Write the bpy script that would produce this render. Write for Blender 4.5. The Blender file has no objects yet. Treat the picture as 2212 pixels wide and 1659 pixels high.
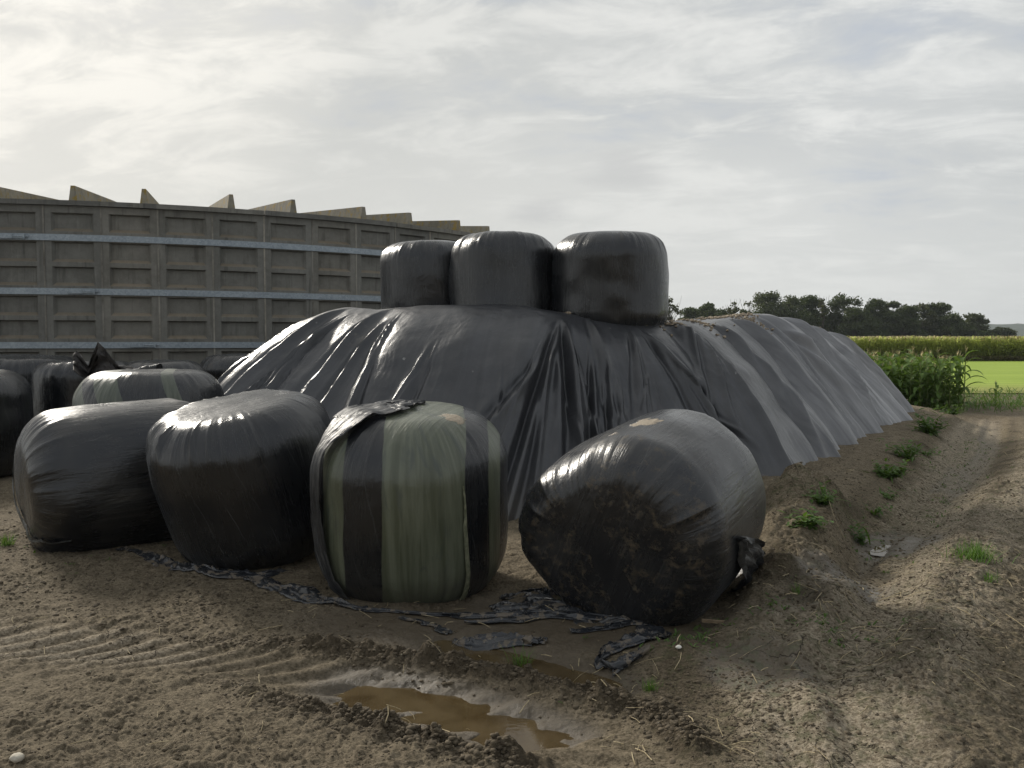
import bpy, math, random
import numpy as np
from mathutils import Vector, Matrix, Euler
R = math.radians
sc = bpy.context.scene

# ------------------------------------------------------------------ camera, sky, sun, exposure
CAM_Z, PITCH, FOC = 1.65, R(2.9), 1814.0
cam = bpy.data.cameras.new("camera"); camo = bpy.data.objects.new("camera", cam)
sc.collection.objects.link(camo); sc.camera = camo
camo.location = (0, 0, CAM_Z); camo.rotation_euler = (R(90) - PITCH, 0, 0)
cam.sensor_width = 36; cam.lens = FOC / 2212 * 36; cam.clip_start = .05; cam.clip_end = 8000

SUN_AZ, SUN_EL = R(-40), R(29)            # azimuth from +Y towards +X
SUN_DIR = Vector((math.sin(SUN_AZ) * math.cos(SUN_EL), math.cos(SUN_AZ) * math.cos(SUN_EL), math.sin(SUN_EL)))
sl = bpy.data.lights.new("sun", 'SUN'); sl.energy = 3.1; sl.angle = R(9); sl.color = (1, .94, .84)
so = bpy.data.objects.new("sun", sl); sc.collection.objects.link(so)
so.rotation_euler = SUN_DIR.to_track_quat('Z', 'Y').to_euler()
sc.view_settings.view_transform = 'Standard'; sc.view_settings.look = 'None'
sc.view_settings.exposure = 0.36; sc.view_settings.gamma = 1
sc.cycles.use_denoising = True
sc.cycles.max_bounces = 8; sc.cycles.diffuse_bounces = 3; sc.cycles.glossy_bounces = 4
sc.cycles.volume_bounces = 0; sc.cycles.transparent_max_bounces = 8

class NT:
    """small node-tree writer"""
    def __init__(s, tree): s.t = tree; s.t.nodes.clear()
    def n(s, typ, ins=None, **kw):
        nd = s.t.nodes.new(typ)
        for k, v in kw.items(): setattr(nd, k, v)
        for k, v in (ins or {}).items():
            sock = nd.inputs[k]
            if isinstance(v, bpy.types.NodeSocket): s.t.links.new(v, sock)
            elif isinstance(v, bpy.types.Node): s.t.links.new(v.outputs[0], sock)
            else: sock.default_value = v
        return nd
    def math(s, op, a, b=None, c=None, clamp=False):
        ins = {0: a}
        if b is not None: ins[1] = b
        if c is not None: ins[2] = c
        nd = s.n('ShaderNodeMath', ins, operation=op); nd.use_clamp = clamp; return nd.outputs[0]
    def ramp(s, f, stops, interp='LINEAR'):
        nd = s.n('ShaderNodeValToRGB', {0: f}); cr = nd.color_ramp; cr.interpolation = interp
        while len(cr.elements) < len(stops): cr.elements.new(.5)
        for e, (p, c) in zip(cr.elements, stops):
            e.position = p
            e.color = (c, c, c, 1) if isinstance(c, (int, float)) else (*c, 1)
        return nd.outputs[0]
    def noise(s, vec, scale, detail=4, rough=.55, dist=0, out=0):
        nd = s.n('ShaderNodeTexNoise', {'Scale': scale, 'Detail': detail, 'Roughness': rough, 'Distortion': dist})
        if vec is not None: s.t.links.new(vec, nd.inputs['Vector'])
        return nd.outputs[out]
    def mix(s, f, a, b, mode='MIX'):
        nd = s.n('ShaderNodeMix', data_type='RGBA', blend_type=mode)
        for i, v in ((0, f), (6, a), (7, b)):
            if isinstance(v, bpy.types.NodeSocket): s.t.links.new(v, nd.inputs[i])
            else: nd.inputs[i].default_value = v if i == 0 else ((*v, 1) if len(v) == 3 else v)
        return nd.outputs[2]
    def maprange(s, v, a, b, c=0, d=1, smooth=True):
        nd = s.n('ShaderNodeMapRange', {0: v, 1: a, 2: b, 3: c, 4: d})
        if smooth: nd.interpolation_type = 'SMOOTHSTEP'
        return nd.outputs[0]
    def scale(s, vec, xyz, loc=(0, 0, 0)):
        return s.n('ShaderNodeMapping', {0: vec, 1: loc, 3: xyz}).outputs[0]

w = bpy.data.worlds.new("World"); sc.world = w; w.use_nodes = True
T = NT(w.node_tree)
sky = T.n('ShaderNodeTexSky', sky_type='NISHITA'); sky.sun_disc = False
sky.sun_elevation = SUN_EL; sky.sun_rotation = SUN_AZ; sky.altitude = 0; sky.air_density = 1; sky.dust_density = 2.5
tc = T.n('ShaderNodeTexCoord')
sep = T.n('ShaderNodeSeparateXYZ', {0: tc.outputs['Generated']})
zz = T.math('ADD', T.math('MAXIMUM', sep.outputs[2], 0.0), .24)
pl = T.n('ShaderNodeCombineXYZ', {0: T.math('DIVIDE', sep.outputs[0], zz), 1: T.math('DIVIDE', sep.outputs[1], zz)}).outputs[0]
rot = T.n('ShaderNodeMapping', {0: pl, 1: (.35, .9, 0), 2: (0, 0, R(28)), 3: (.80, 1.15, 1)}).outputs[0]
n1 = T.noise(rot, 1.5, 11, .60, .25)
n2 = T.noise(T.scale(rot, (1, 1, 1), (4.3, 1.7, 0)), .45, 5, .5, .4)
n3 = T.noise(T.scale(rot, (1.15, 1.5, 1), (9, 2, 0)), 3.4, 10, .66, .5)
dotn = T.n('ShaderNodeVectorMath', {0: tc.outputs['Generated'], 1: tuple(SUN_DIR)}, operation='DOT_PRODUCT').outputs['Value']
sunny = T.maprange(dotn, -.35, 1.0)                       # clouds are lit from behind towards the sun
cover = T.math('ADD', T.math('MULTIPLY', n1, .62), T.math('ADD', T.math('MULTIPLY', n2, .34), T.math('MULTIPLY', n3, .30)))
lowz = T.maprange(sep.outputs[2], .02, .42, 1, 0)
mask = T.maprange(T.math('ADD', cover, T.math('MULTIPLY', lowz, .16)), .50, .68)
thick = T.ramp(n2, [(.34, (.42, .44, .46)), (.50, (.53, .545, .55)), (.64, (.625, .63, .62))])
thick = T.mix(T.maprange(T.math('ADD', T.math('MULTIPLY', n1, .7), T.math('MULTIPLY', n3, .8)), .68, .90), thick, (.715, .72, .71))
low = T.mix(T.math('MULTIPLY', lowz, .7), thick, (.63, .635, .618))
glow = T.ramp(sunny, [(0, (.86, .88, .90)), (.45, (.90, .91, .91)), (.70, (1.0, 1.0, .99)), (.90, (.96, .955, .935)), (.97, (.95, .94, .91)), (1, (1.25, 1.2, 1.12))])
cloud = T.mix(1.0, low, glow, 'MULTIPLY')
skyc = T.mix(1.0, T.n('ShaderNodeVectorMath', {0: sky.outputs[0], 3: .05}, operation='SCALE').outputs[0], (.30, .325, .38), 'ADD')
skyc = T.mix(.8, skyc, (.40, .435, .50))
skyc = T.mix(1.0, skyc, glow, 'MULTIPLY')
col = T.mix(T.math('MULTIPLY_ADD', mask, .84, .10), skyc, cloud)
# two small dark cloud scraps low over the heap
def scrap(col, px, py, sx, sy, amt):
    d = Vector(((px - 1106) / FOC, math.cos(PITCH) + (829.5 - py) / FOC * math.sin(PITCH), (829.5 - py) / FOC * math.cos(PITCH) - math.sin(PITCH))).normalized()
    df = T.n('ShaderNodeVectorMath', {0: tc.outputs['Generated'], 1: tuple(d)}, operation='SUBTRACT').outputs[0]
    df = T.n('ShaderNodeVectorMath', {0: df, 1: (1 / sx, 1 / sx, 1 / sy)}, operation='MULTIPLY').outputs[0]
    ln = T.n('ShaderNodeVectorMath', {0: df}, operation='LENGTH').outputs['Value']
    ln = T.math('ADD', ln, T.math('MULTIPLY_ADD', n3, 2.4, -1.2))
    f = T.math('MULTIPLY', T.maprange(ln, .15, 1.3, 1, 0), amt)
    return T.mix(f, col, (.47, .475, .475))
col = scrap(col, 1165, 458, .042, .016, .55); col = scrap(col, 1350, 368, .05, .022, .5)
bg = T.n('ShaderNodeBackground', {0: col, 1: .93})
T.n('ShaderNodeOutputWorld', {0: bg.outputs[0]})

# ------------------------------------------------------------------ helpers
def at(px, py, z=0.0):
    """point at height z seen at a pixel of the (2212 wide) photograph: used to read positions off it"""
    dx, dy = (px - 1106) / FOC, (829.5 - py) / FOC
    d = Vector((dx, math.cos(PITCH) + dy * math.sin(PITCH), dy * math.cos(PITCH) - math.sin(PITCH)))
    k = (z - CAM_Z) / d.z
    return Vector((d.x * k, d.y * k, z))
def atY(px, py, Y):
    dx, dy = (px - 1106) / FOC, (829.5 - py) / FOC
    d = Vector((dx, math.cos(PITCH) + dy * math.sin(PITCH), dy * math.cos(PITCH) - math.sin(PITCH)))
    k = Y / d.y
    return Vector((d.x * k, Y, CAM_Z + d.z * k))

def hsh(i, j, k, seed):
    h = (i * 374761393 + j * 668265263 + k * 2147483647 + seed * 1274126177) & 0xFFFFFFFF
    h = ((h ^ (h >> 13)) * 1274126177) & 0xFFFFFFFF
    h = ((h ^ (h >> 15)) * 2246822519) & 0xFFFFFFFF
    return ((h ^ (h >> 16)) & 0xFFFFFF) / 16777215.0 * 2 - 1
def noise(x, y, z=None, seed=0):
    """smooth value noise, about -1..1"""
    x = np.asarray(x, float); y = np.asarray(y, float)
    xi = np.floor(x); yi = np.floor(y); fx = x - xi; fy = y - yi
    xi = xi.astype(np.int64); yi = yi.astype(np.int64)
    u = fx * fx * fx * (fx * (fx * 6 - 15) + 10); v = fy * fy * fy * (fy * (fy * 6 - 15) + 10)
    def lay(k):
        a = hsh(xi, yi, k, seed); b = hsh(xi + 1, yi, k, seed); c = hsh(xi, yi + 1, k, seed); d = hsh(xi + 1, yi + 1, k, seed)
        return (a * (1 - u) + b * u) * (1 - v) + (c * (1 - u) + d * u) * v
    if z is None: return lay(np.int64(0))
    z = np.asarray(z, float); zi = np.floor(z); fz = z - zi; zi = zi.astype(np.int64); t = fz * fz * (3 - 2 * fz)
    return lay(zi) * (1 - t) + lay(zi + 1) * t
def fbm(x, y, z=None, seed=0, octv=4, gain=.5):
    s = 0; a = 1; tot = 0
    for o in range(octv):
        c, sn = math.cos(.6 * o), math.sin(.6 * o); f = 2.03 ** o
        s = s + a * noise((x * c - y * sn) * f, (x * sn + y * c) * f, None if z is None else z * f, seed + o * 17); tot += a; a *= gain
    return s / tot
def sstep(a, b, x): t = np.clip((x - a) / (b - a), 0, 1); return t * t * (3 - 2 * t)
def poly_dist(x, y, pts):
    """distance to a polyline, signed side and parameter along it (m)"""
    best = np.full(np.shape(x), 1e9); side = np.zeros(np.shape(x)); par = np.zeros(np.shape(x)); acc = 0
    for (ax, ay), (bx, by) in zip(pts[:-1], pts[1:]):
        dx, dy = bx - ax, by - ay; L2 = dx * dx + dy * dy
        t = np.clip(((x - ax) * dx + (y - ay) * dy) / L2, 0, 1)
        ex = x - ax - t * dx; ey = y - ay - t * dy; d = np.hypot(ex, ey); m = d < best
        best = np.where(m, d, best); side = np.where(m, np.sign(dx * ey - dy * ex), side)
        par = np.where(m, acc + t * math.sqrt(L2), par); acc += math.sqrt(L2)
    return best, side, par

def setp(o, label=None, cat=None, group=None, kind=None):
    if label: o['label'] = label
    if cat: o['category'] = cat
    if group: o['group'] = group
    if kind: o['kind'] = kind
    return o
def link(name, me, mat=None, parent=None, smooth=True):
    o = bpy.data.objects.new(name, me); sc.collection.objects.link(o)
    if mat: me.materials.append(mat)
    if smooth: me.shade_smooth()
    if parent: o.parent = parent
    return o
def mesh_np(name, V, F, uv=None, attrs=None):
    """V (n,3), F (m,4) or (m,3) arrays"""
    V = np.asarray(V, np.float32); F = np.asarray(F, np.int32); me = bpy.data.meshes.new(name)
    me.vertices.add(len(V)); me.vertices.foreach_set('co', V.ravel())
    k = F.shape[1]; me.loops.add(F.size); me.loops.foreach_set('vertex_index', F.ravel())
    me.polygons.add(len(F)); me.polygons.foreach_set('loop_start', np.arange(0, F.size, k, dtype=np.int32))
    try: me.polygons.foreach_set('loop_total', np.full(len(F), k, np.int32))
    except Exception: pass
    if uv is not None:
        l = me.uv_layers.new(name='UVMap'); l.data.foreach_set('uv', np.asarray(uv, np.float32)[F.ravel()].ravel())
    for an, av in (attrs or {}).items():
        a = me.attributes.new(an, 'FLOAT', 'POINT'); a.data.foreach_set('value', np.asarray(av, np.float32).ravel())
    me.update(calc_edges=True); me.validate(); return me
def grid_faces(nr, nc, wrap=False):
    i = np.arange(nr - 1)[:, None]; j = np.arange(nc if wrap else nc - 1)[None, :]; j2 = (j + 1) % nc
    return np.stack([i * nc + j, i * nc + j2, (i + 1) * nc + j2, (i + 1) * nc + j], -1).reshape(-1, 4)
class MB:
    """collects simple solids into one mesh"""
    def __init__(s): s.v = []; s.f = []
    def add(s, vs, fs):
        b = len(s.v); s.v += [tuple(p) for p in vs]; s.f += [tuple(b + i for i in f) for f in fs]; return s
    def box(s, lo, hi, M=None):
        x0, y0, z0 = lo; x1, y1, z1 = hi
        vs = [(x0, y0, z0), (x1, y0, z0), (x1, y1, z0), (x0, y1, z0), (x0, y0, z1), (x1, y0, z1), (x1, y1, z1), (x0, y1, z1)]
        if M is not None: vs = [M @ Vector(p) for p in vs]
        return s.add(vs, [(0, 3, 2, 1), (4, 5, 6, 7), (0, 1, 5, 4), (1, 2, 6, 5), (2, 3, 7, 6), (3, 0, 4, 7)])
    def tube(s, pts, rad, n=6):
        pts = [Vector(p) for p in pts]; rings = []
        for i, p in enumerate(pts):
            t = (pts[min(i + 1, len(pts) - 1)] - pts[max(i - 1, 0)]).normalized()
            a = t.orthogonal().normalized(); b = t.cross(a); r = rad[i] if hasattr(rad, '__len__') else rad
            rings.append([p + (a * math.cos(q * 6.2832 / n) + b * math.sin(q * 6.2832 / n)) * r for q in range(n)])
        vs = [q for rg in rings for q in rg]
        fs = [(i * n + j, i * n + (j + 1) % n, (i + 1) * n + (j + 1) % n, (i + 1) * n + j) for i in range(len(pts) - 1) for j in range(n)]
        fs += [tuple(range(n))[::-1], tuple((len(pts) - 1) * n + j for j in range(n))]
        return s.add(vs, fs)
    def build(s, name, mat=None, parent=None, smooth=False):
        me = bpy.data.meshes.new(name); me.from_pydata(s.v, [], s.f); me.update()
        return link(name, me, mat, parent, smooth)
def empty(name, loc=(0, 0, 0), rz=0):
    o = bpy.data.objects.new(name, None); sc.collection.objects.link(o); o.location = loc; o.rotation_euler = (0, 0, rz); o.empty_display_size = .1
    return o

# ------------------------------------------------------------------ materials
def new_mat(name):
    m = bpy.data.materials.new(name); m.use_nodes = True; return m, NT(m.node_tree)
def out(t, bsdf): t.n('ShaderNodeOutputMaterial', {0: bsdf.outputs[0]})
def principled(t, color, rough, normal=None, spec=.5, metal=0, **kw):
    ins = {'Base Color': color if not isinstance(color, tuple) else (*color, 1), 'Roughness': rough, 'Specular IOR Level': spec, 'Metallic': metal}
    if normal is not None: ins['Normal'] = normal
    ins.update(kw); return t.n('ShaderNodeBsdfPrincipled', ins)
def bump(t, h, strength, dist, normal=None):
    ins = {'Strength': strength, 'Distance': dist, 'Height': h}
    if normal is not None: ins['Normal'] = normal
    return t.n('ShaderNodeBump', ins).outputs[0]

def film_mat(name, base=(.008, .0088, .0105), rough=.27, dust=.25, dust_col=(.075, .073, .068), streak=(70, 3), lines=.5,
             low_dirt=0, patches=None, stripes=None, sand=None, clean=None, splash=0):
    """stretched wrapping film: UV = metres round / metres along"""
    m, t = new_mat(name); c = t.n('ShaderNodeTexCoord'); uv = c.outputs['UV']; ob = c.outputs['Object']
    sp = t.n('ShaderNodeSeparateXYZ', {0: ob})
    cap = t.n('ShaderNodeAttribute', attribute_name='cap').outputs['Fac']
    pln = t.n('ShaderNodeMapping', {0: ob, 2: (0, 0, R(25))}).outputs[0]
    def two(v, p, a, b): return t.math('ADD', t.math('MULTIPLY', a, t.math('SUBTRACT', 1.0, cap)), t.math('MULTIPLY', b, cap))
    st = two(0, 0, t.noise(t.scale(uv, (streak[0], streak[1], 1)), 1, 5, .6, .1), t.noise(t.scale(pln, (streak[0], streak[1], 1)), 1, 5, .6, .1))
    st2 = two(0, 0, t.noise(t.scale(uv, (streak[0] * .28, streak[1] * .5, 1), (3, 8, 0)), 1, 4, .6, .6), t.noise(t.scale(pln, (streak[0] * .28, streak[1] * .5, 1), (3, 8, 0)), 1, 4, .6, .6))
    big = t.noise(ob, 2.3, 4, .6, .5); fine = t.noise(ob, 40, 4, .65)
    col = t.mix(T0(t, st2, big, dust), base, dust_col) if dust else base
    rg = t.math('ADD', t.math('MULTIPLY_ADD', big, .22, rough - .11), t.math('MULTIPLY_ADD', st, .16, -.08))
    fs = two(0, 0, t.noise(t.scale(uv, (streak[0] * 2.2, streak[1] * .7, 1), (1, 4, 0)), 1, 4, .6, .05), t.noise(t.scale(pln, (streak[0] * 2.2, streak[1] * .7, 1), (1, 4, 0)), 1, 4, .6, .05))
    col = t.mix(t.math('MULTIPLY', t.math('MULTIPLY', t.maprange(fs, .60, .70), t.maprange(big, .42, .58)), .5), col, (.07, .073, .072))
    # edges of the overlapping film layers, one every 18 cm, running slightly aslant
    su = t.n('ShaderNodeSeparateXYZ', {0: uv}); ly = t.math('FRACT', t.math('MULTIPLY', t.math('ADD', t.math('ADD', su.outputs[0], t.math('MULTIPLY', su.outputs[1], .22)), t.math('MULTIPLY', big, .06)), 5.2))
    layer = t.math('MULTIPLY', t.maprange(ly, .0, 1.0, 0, 1, False), t.math('SUBTRACT', 1.0, cap))
    edge = t.math('MULTIPLY', t.math('MULTIPLY', t.maprange(ly, .965, .98), t.math('SUBTRACT', 1.0, cap)), t.maprange(st2, .4, .6))
    col = t.mix(t.math('MULTIPLY', edge, .45), col, (.06, .062, .062))
    if stripes:                                   # olive film strips wound over the black
        wob = t.math('MULTIPLY_ADD', t.noise(ob, 1.6, 2, .5), .07, -.035)
        xx = t.math('ADD', t.math('ADD', sp.outputs[0], wob), t.math('MULTIPLY', sp.outputs[2], stripes.get('tilt', 0)))
        f = None
        for a, b in stripes['bands']:
            g = t.math('MULTIPLY', t.maprange(xx, a, a + .008, 0, 1), t.maprange(xx, b - .008, b, 1, 0))
            f = g if f is None else t.math('MAXIMUM', f, g)
        gcol = t.mix(t.maprange(st2, .3, .75), stripes['dark'], stripes['light'])
        gcol = t.mix(t.math('MULTIPLY', t.maprange(t.noise(t.scale(uv, (9, 2.2, 1)), 1, 5, .6, .8), .52, .68), .6), gcol, (.04, .05, .045))
        col = t.mix(f, col, gcol); rg = t.math('ADD', rg, t.math('MULTIPLY', f, .06))
    if low_dirt:
        f = t.math('MULTIPLY', t.math('MULTIPLY', t.maprange(t.math('ADD', sp.outputs[2], t.math('MULTIPLY', big, .5)), -.30, .12, 1, 0), low_dirt),
                   t.maprange(t.noise(ob, 14, 6, .7), .3, .62))
        col = t.mix(f, col, (.075, .068, .055)); rg = t.math('ADD', rg, t.math('MULTIPLY', f, .3))
    if patches:                                   # mud smeared on one region
        (cx, cy, cz), rad, amt = patches
        d = t.n('ShaderNodeVectorMath', {0: ob, 1: (cx, cy, cz)}, operation='DISTANCE').outputs['Value']
        f = t.math('MULTIPLY', t.maprange(d, rad * .5, rad, 1, 0), t.maprange(t.noise(ob, 13, 9, .8, .2), .50, .68))
        if clean:
            cc = t.math('ADD', t.math('ADD', sp.outputs[0], t.math('MULTIPLY', sp.outputs[1], clean[2])), t.math('MULTIPLY_ADD', big, .10, -.05))
            f = t.math('MULTIPLY', f, t.math('SUBTRACT', 1.0, t.math('MULTIPLY', t.maprange(cc, clean[0], clean[0] + .01), t.maprange(cc, clean[1], clean[1] - .01))))
        f = t.math('MULTIPLY', f, amt); col = t.mix(f, col, (.12, .09, .052)); rg = t.math('ADD', rg, t.math('MULTIPLY', f, .4))
    if splash:
        f = t.math('MULTIPLY', t.maprange(t.noise(ob, 11, 8, .7, .3), .53, .58), splash); col = t.mix(f, col, (.15, .12, .085)); rg = t.math('ADD', rg, t.math('MULTIPLY', f, .5))
    rdg = t.math('ABSOLUTE', t.math('SUBTRACT', st2, .5))
    h = t.math('ADD', t.math('MULTIPLY', st, .55 * lines), t.math('ADD', t.math('MULTIPLY', fine, .12), t.math('MULTIPLY', layer, .10)))
    h = t.math('SUBTRACT', h, t.math('MULTIPLY', rdg, 1.6 * lines))
    if sand:
        for (cx, cy, cz), rad in sand:
            d = t.n('ShaderNodeVectorMath', {0: ob, 1: (cx, cy, cz)}, operation='DISTANCE').outputs['Value']
            d = t.math('ADD', d, t.math('MULTIPLY_ADD', t.noise(ob, 7, 6, .7, .6), rad * 2.2, -rad * 1.1))
            f = t.maprange(d, rad * .7, rad * .85, 1, 0)
            col = t.mix(f, col, t.mix(t.noise(ob, 60, 4, .7), (.16, .12, .08), (.42, .36, .27)))
            rg = t.math('ADD', rg, t.math('MULTIPLY', f, .6)); h = t.math('ADD', h, t.math('MULTIPLY', f, t.math('MULTIPLY', fine, 1.5)))
    nm = bump(t, h, .55, .012)
    nm = bump(t, t.noise(ob, 5, 4, .55, .4), .25, .03, nm)
    out(t, principled(t, col, t.math('MAXIMUM', rg, .12), nm, .6, **{'Sheen Weight': .04, 'Sheen Roughness': .35, 'Sheen Tint': (.8, .88, 1, 1)})); return m
def T0(t, a, b, amt):
    return t.math('MULTIPLY', t.maprange(t.math('ADD', t.math('MULTIPLY', a, .55), t.math('MULTIPLY', b, .55)), .46, .82), amt)

def ground_mat():
    m, t = new_mat("soil"); c = t.n('ShaderNodeTexCoord'); ob = c.outputs['Object']
    wet = t.n('ShaderNodeAttribute', attribute_name='wet').outputs['Fac']
    dry = t.n('ShaderNodeAttribute', attribute_name='dry').outputs['Fac']
    moss = t.n('ShaderNodeAttribute', attribute_name='moss').outputs['Fac']; dark_soil = t.n('ShaderNodeAttribute', attribute_name='dark_soil').outputs['Fac']
    a = t.noise(ob, 1.7, 6, .6, .3); b = t.noise(ob, 11, 7, .7, .2); f = t.noise(ob, 55, 6, .7); g = t.noise(ob, 190, 3, .7)
    col = t.mix(t.maprange(b, .3, .7), (.105, .084, .054), (.255, .210, .142))
    col = t.mix(t.maprange(f, .44, .70), col, (.29, .235, .165))
    col = t.mix(t.math('MULTIPLY', t.maprange(f, .52, .32), .7), col, (.042, .033, .022))  # low spots of the grain darkened: crevice shade put into the colour
    d = t.maprange(t.math('ADD', dry, t.math('MULTIPLY_ADD', t.noise(ob, 6, 7, .7, .4), 1.1, -.55)), .35, .8)
    col = t.mix(t.math('MULTIPLY', d, .85), col, t.mix(t.maprange(f, .38, .62), (.20, .162, .112), (.47, .40, .30)))
    wf = t.maprange(t.math('ADD', wet, t.math('MULTIPLY_ADD', b, .5, -.25)), .3, .8)
    col = t.mix(t.math('MULTIPLY', wf, .8), col, t.mix(a, (.045, .033, .019), (.078, .058, .034)))
    col = t.mix(t.math('MULTIPLY', t.maprange(t.math('ADD', dark_soil, t.math('MULTIPLY_ADD', b, .6, -.3)), .15, .75), .72), col, t.mix(f, (.030, .023, .015), (.085, .064, .040)))  # mixes towards dark brown, no added gloss
    mf = t.math('MULTIPLY', t.maprange(t.noise(ob, 14, 7, .75, .3), .46, .62), moss)
    col = t.mix(t.math('MULTIPLY', mf, .75), col, t.mix(f, (.035, .05, .018), (.085, .10, .04)))
    white = t.maprange(t.n('ShaderNodeTexVoronoi', {'Vector': ob, 'Scale': 26.0}).outputs['Distance'], .05, .09, 1, 0)
    white = t.math('MULTIPLY', white, t.maprange(t.noise(ob, 13, 2, .5), .60, .66))
    col = t.mix(white, col, (.42, .36, .27))
    # drying cracks
    vo = t.n('ShaderNodeTexVoronoi', {'Vector': t.n('ShaderNodeVectorMath', {0: ob, 1: t.n('ShaderNodeVectorMath', {0: t.noise(ob, 6, 4, .6, 0, 1), 3: .16}, operation='SCALE').outputs[0]}, operation='ADD').outputs[0], 'Scale': 5.5}, feature='DISTANCE_TO_EDGE')
    cr = t.math('MULTIPLY', t.maprange(vo.outputs['Distance'], .0, .018, 1, 0), t.math('MULTIPLY', t.maprange(dry, .25, .6), t.maprange(t.noise(ob, 2.6, 2, .5), .45, .55)))
    col = t.mix(t.math('MULTIPLY', cr, .8), col, (.035, .026, .018))
    rg = t.math('SUBTRACT', .93, t.math('MULTIPLY', wf, t.maprange(b, .35, .6, .52, .3)))
    h = t.math('ADD', t.math('MULTIPLY', b, .8), t.math('ADD', t.math('MULTIPLY', f, .55), t.math('MULTIPLY', g, .22)))
    h = t.math('SUBTRACT', h, t.math('MULTIPLY', cr, .8))
    h = t.math('MULTIPLY', h, t.math('SUBTRACT', 1.0, t.math('MULTIPLY', wf, .72)))
    nm = bump(t, h, 1.0, .045)
    out(t, principled(t, col, rg, nm, t.math('MULTIPLY_ADD', wf, .35, .15))); return m

def concrete_mat(name='concrete', lichen=0.0, base=((.128, .125, .112), (.21, .205, .187))):
    m, t = new_mat(name); c = t.n('ShaderNodeTexCoord'); rnd = t.n('ShaderNodeObjectInfo').outputs['Random']
    ob = t.n('ShaderNodeVectorMath', {0: c.outputs['Object'], 1: t.n('ShaderNodeCombineXYZ', {0: t.math('MULTIPLY', rnd, 57.0), 1: t.math('MULTIPLY', rnd, 31.0), 2: t.math('MULTIPLY', rnd, 13.0)}).outputs[0]}, operation='ADD').outputs[0]
    a = t.noise(ob, 1.3, 6, .65, .3); b = t.noise(ob, 9, 7, .7); f = t.noise(ob, 60, 4, .7)
    run = t.noise(t.scale(ob, (9, 9, .7)), 1, 5, .65, .3)
    col = t.mix(t.maprange(t.math('ADD', t.math('MULTIPLY', a, .6), t.math('MULTIPLY', b, .4)), .3, .7), *base)
    col = t.mix(t.math('MULTIPLY', t.maprange(run, .52, .72), .55), col, (.06, .058, .05))
    col = t.mix(t.math('MULTIPLY', t.maprange(t.noise(t.scale(ob, (16, 16, 1.2), (5, 0, 0)), 1, 4, .6), .6, .78), .35), col, (.33, .32, .29))
    col = t.mix(t.math('MULTIPLY', t.maprange(f, .6, .75), .5), col, (.28, .26, .22))
    # tan algae on the sills of the coffers (faces that look up)
    nz = t.n('ShaderNodeSeparateXYZ', {0: t.n('ShaderNodeNewGeometry').outputs['Normal']}).outputs[2]
    col = t.mix(t.math('MULTIPLY', t.maprange(nz, .25, .6), .5), col, t.mix(b, (.17, .13, .08), (.27, .21, .14)))
    col = t.mix(1.0, col, t.ramp(rnd, [(0, (.80, .80, .80)), (.5, (1, 1, .98)), (1, (1.08, 1.05, 1.0))]), 'MULTIPLY')
    if lichen:
        l = t.math('MULTIPLY', t.maprange(t.noise(ob, 7, 7, .75, .4), .50, .62), lichen)
        col = t.mix(l, col, t.mix(t.noise(ob, 22, 4), (.20, .15, .03), (.36, .24, .045)))
    out(t, principled(t, col, .9, bump(t, t.math('ADD', b, f), .5, .012), .3)); return m
def galv_mat():
    m, t = new_mat('galvanised_steel'); ob = t.n('ShaderNodeTexCoord').outputs['Object']
    v = t.n('ShaderNodeTexVoronoi', {'Vector': ob, 'Scale': 34.0}).outputs['Color']
    v = t.n('ShaderNodeSeparateColor', {0: v}).outputs[0]
    col = t.mix(t.math('MULTIPLY_ADD', v, .5, t.math('MULTIPLY', t.noise(ob, 3, 5), .5)), (.19, .225, .25), (.36, .40, .43))
    out(t, principled(t, col, .55, None, .5, .35)); return m
def simple_mat(name, c1, c2, rough=.8, scale=8, bumpd=.01, spec=.3, trans=None):
    m, t = new_mat(name); ob = t.n('ShaderNodeTexCoord').outputs['Object']
    n = t.noise(ob, scale, 6, .65)
    p = principled(t, t.mix(t.maprange(n, .3, .7), c1, c2), rough, bump(t, n, .5, bumpd) if bumpd else None, spec)
    if trans:
        tr = t.n('ShaderNodeBsdfTranslucent', {0: (*trans, 1)}); p = t.n('ShaderNodeMixShader', {0: .35, 1: p.outputs[0], 2: tr.outputs[0]})
    out(t, p); return m
def leaf_mat(name, c1, c2, scale=1.2, trans=(.08, .13, .02), tint=None, thin=.3):
    m, t = new_mat(name); c = t.n('ShaderNodeTexCoord'); ob = c.outputs['Object']
    oi = t.n('ShaderNodeObjectInfo').outputs['Random']
    n = t.noise(ob, scale, 4, .6); n2 = t.noise(ob, scale * 9, 3, .6)
    col = t.mix(t.maprange(t.math('ADD', t.math('MULTIPLY', n, .6), t.math('MULTIPLY', n2, .4)), .32, .68), c1, c2)
    if tint: col = t.mix(t.math('MULTIPLY', t.maprange(t.noise(ob, scale * 3.3, 3, .6), .55, .7), .7), col, tint)
    col = t.mix(t.math('MULTIPLY', oi, .35), col, (c1[0] * .7, c1[1] * .7, c1[2] * .7))
    p = principled(t, col, .6, None, .25); tr = t.n('ShaderNodeBsdfTranslucent', {0: (*trans, 1)})
    out(t, t.n('ShaderNodeMixShader', {0: thin, 1: p.outputs[0], 2: tr.outputs[0]})); return m

M_soil = ground_mat(); M_conc = concrete_mat(); M_rib = concrete_mat('lichened_concrete', .85, ((.17, .16, .13), (.31, .29, .24)))
M_galv = galv_mat()
M_crepe = film_mat('crinkled_black_film', rough=.46, dust=.6, dust_col=(.13, .125, .115), streak=(90, 7), lines=2.2)

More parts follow.
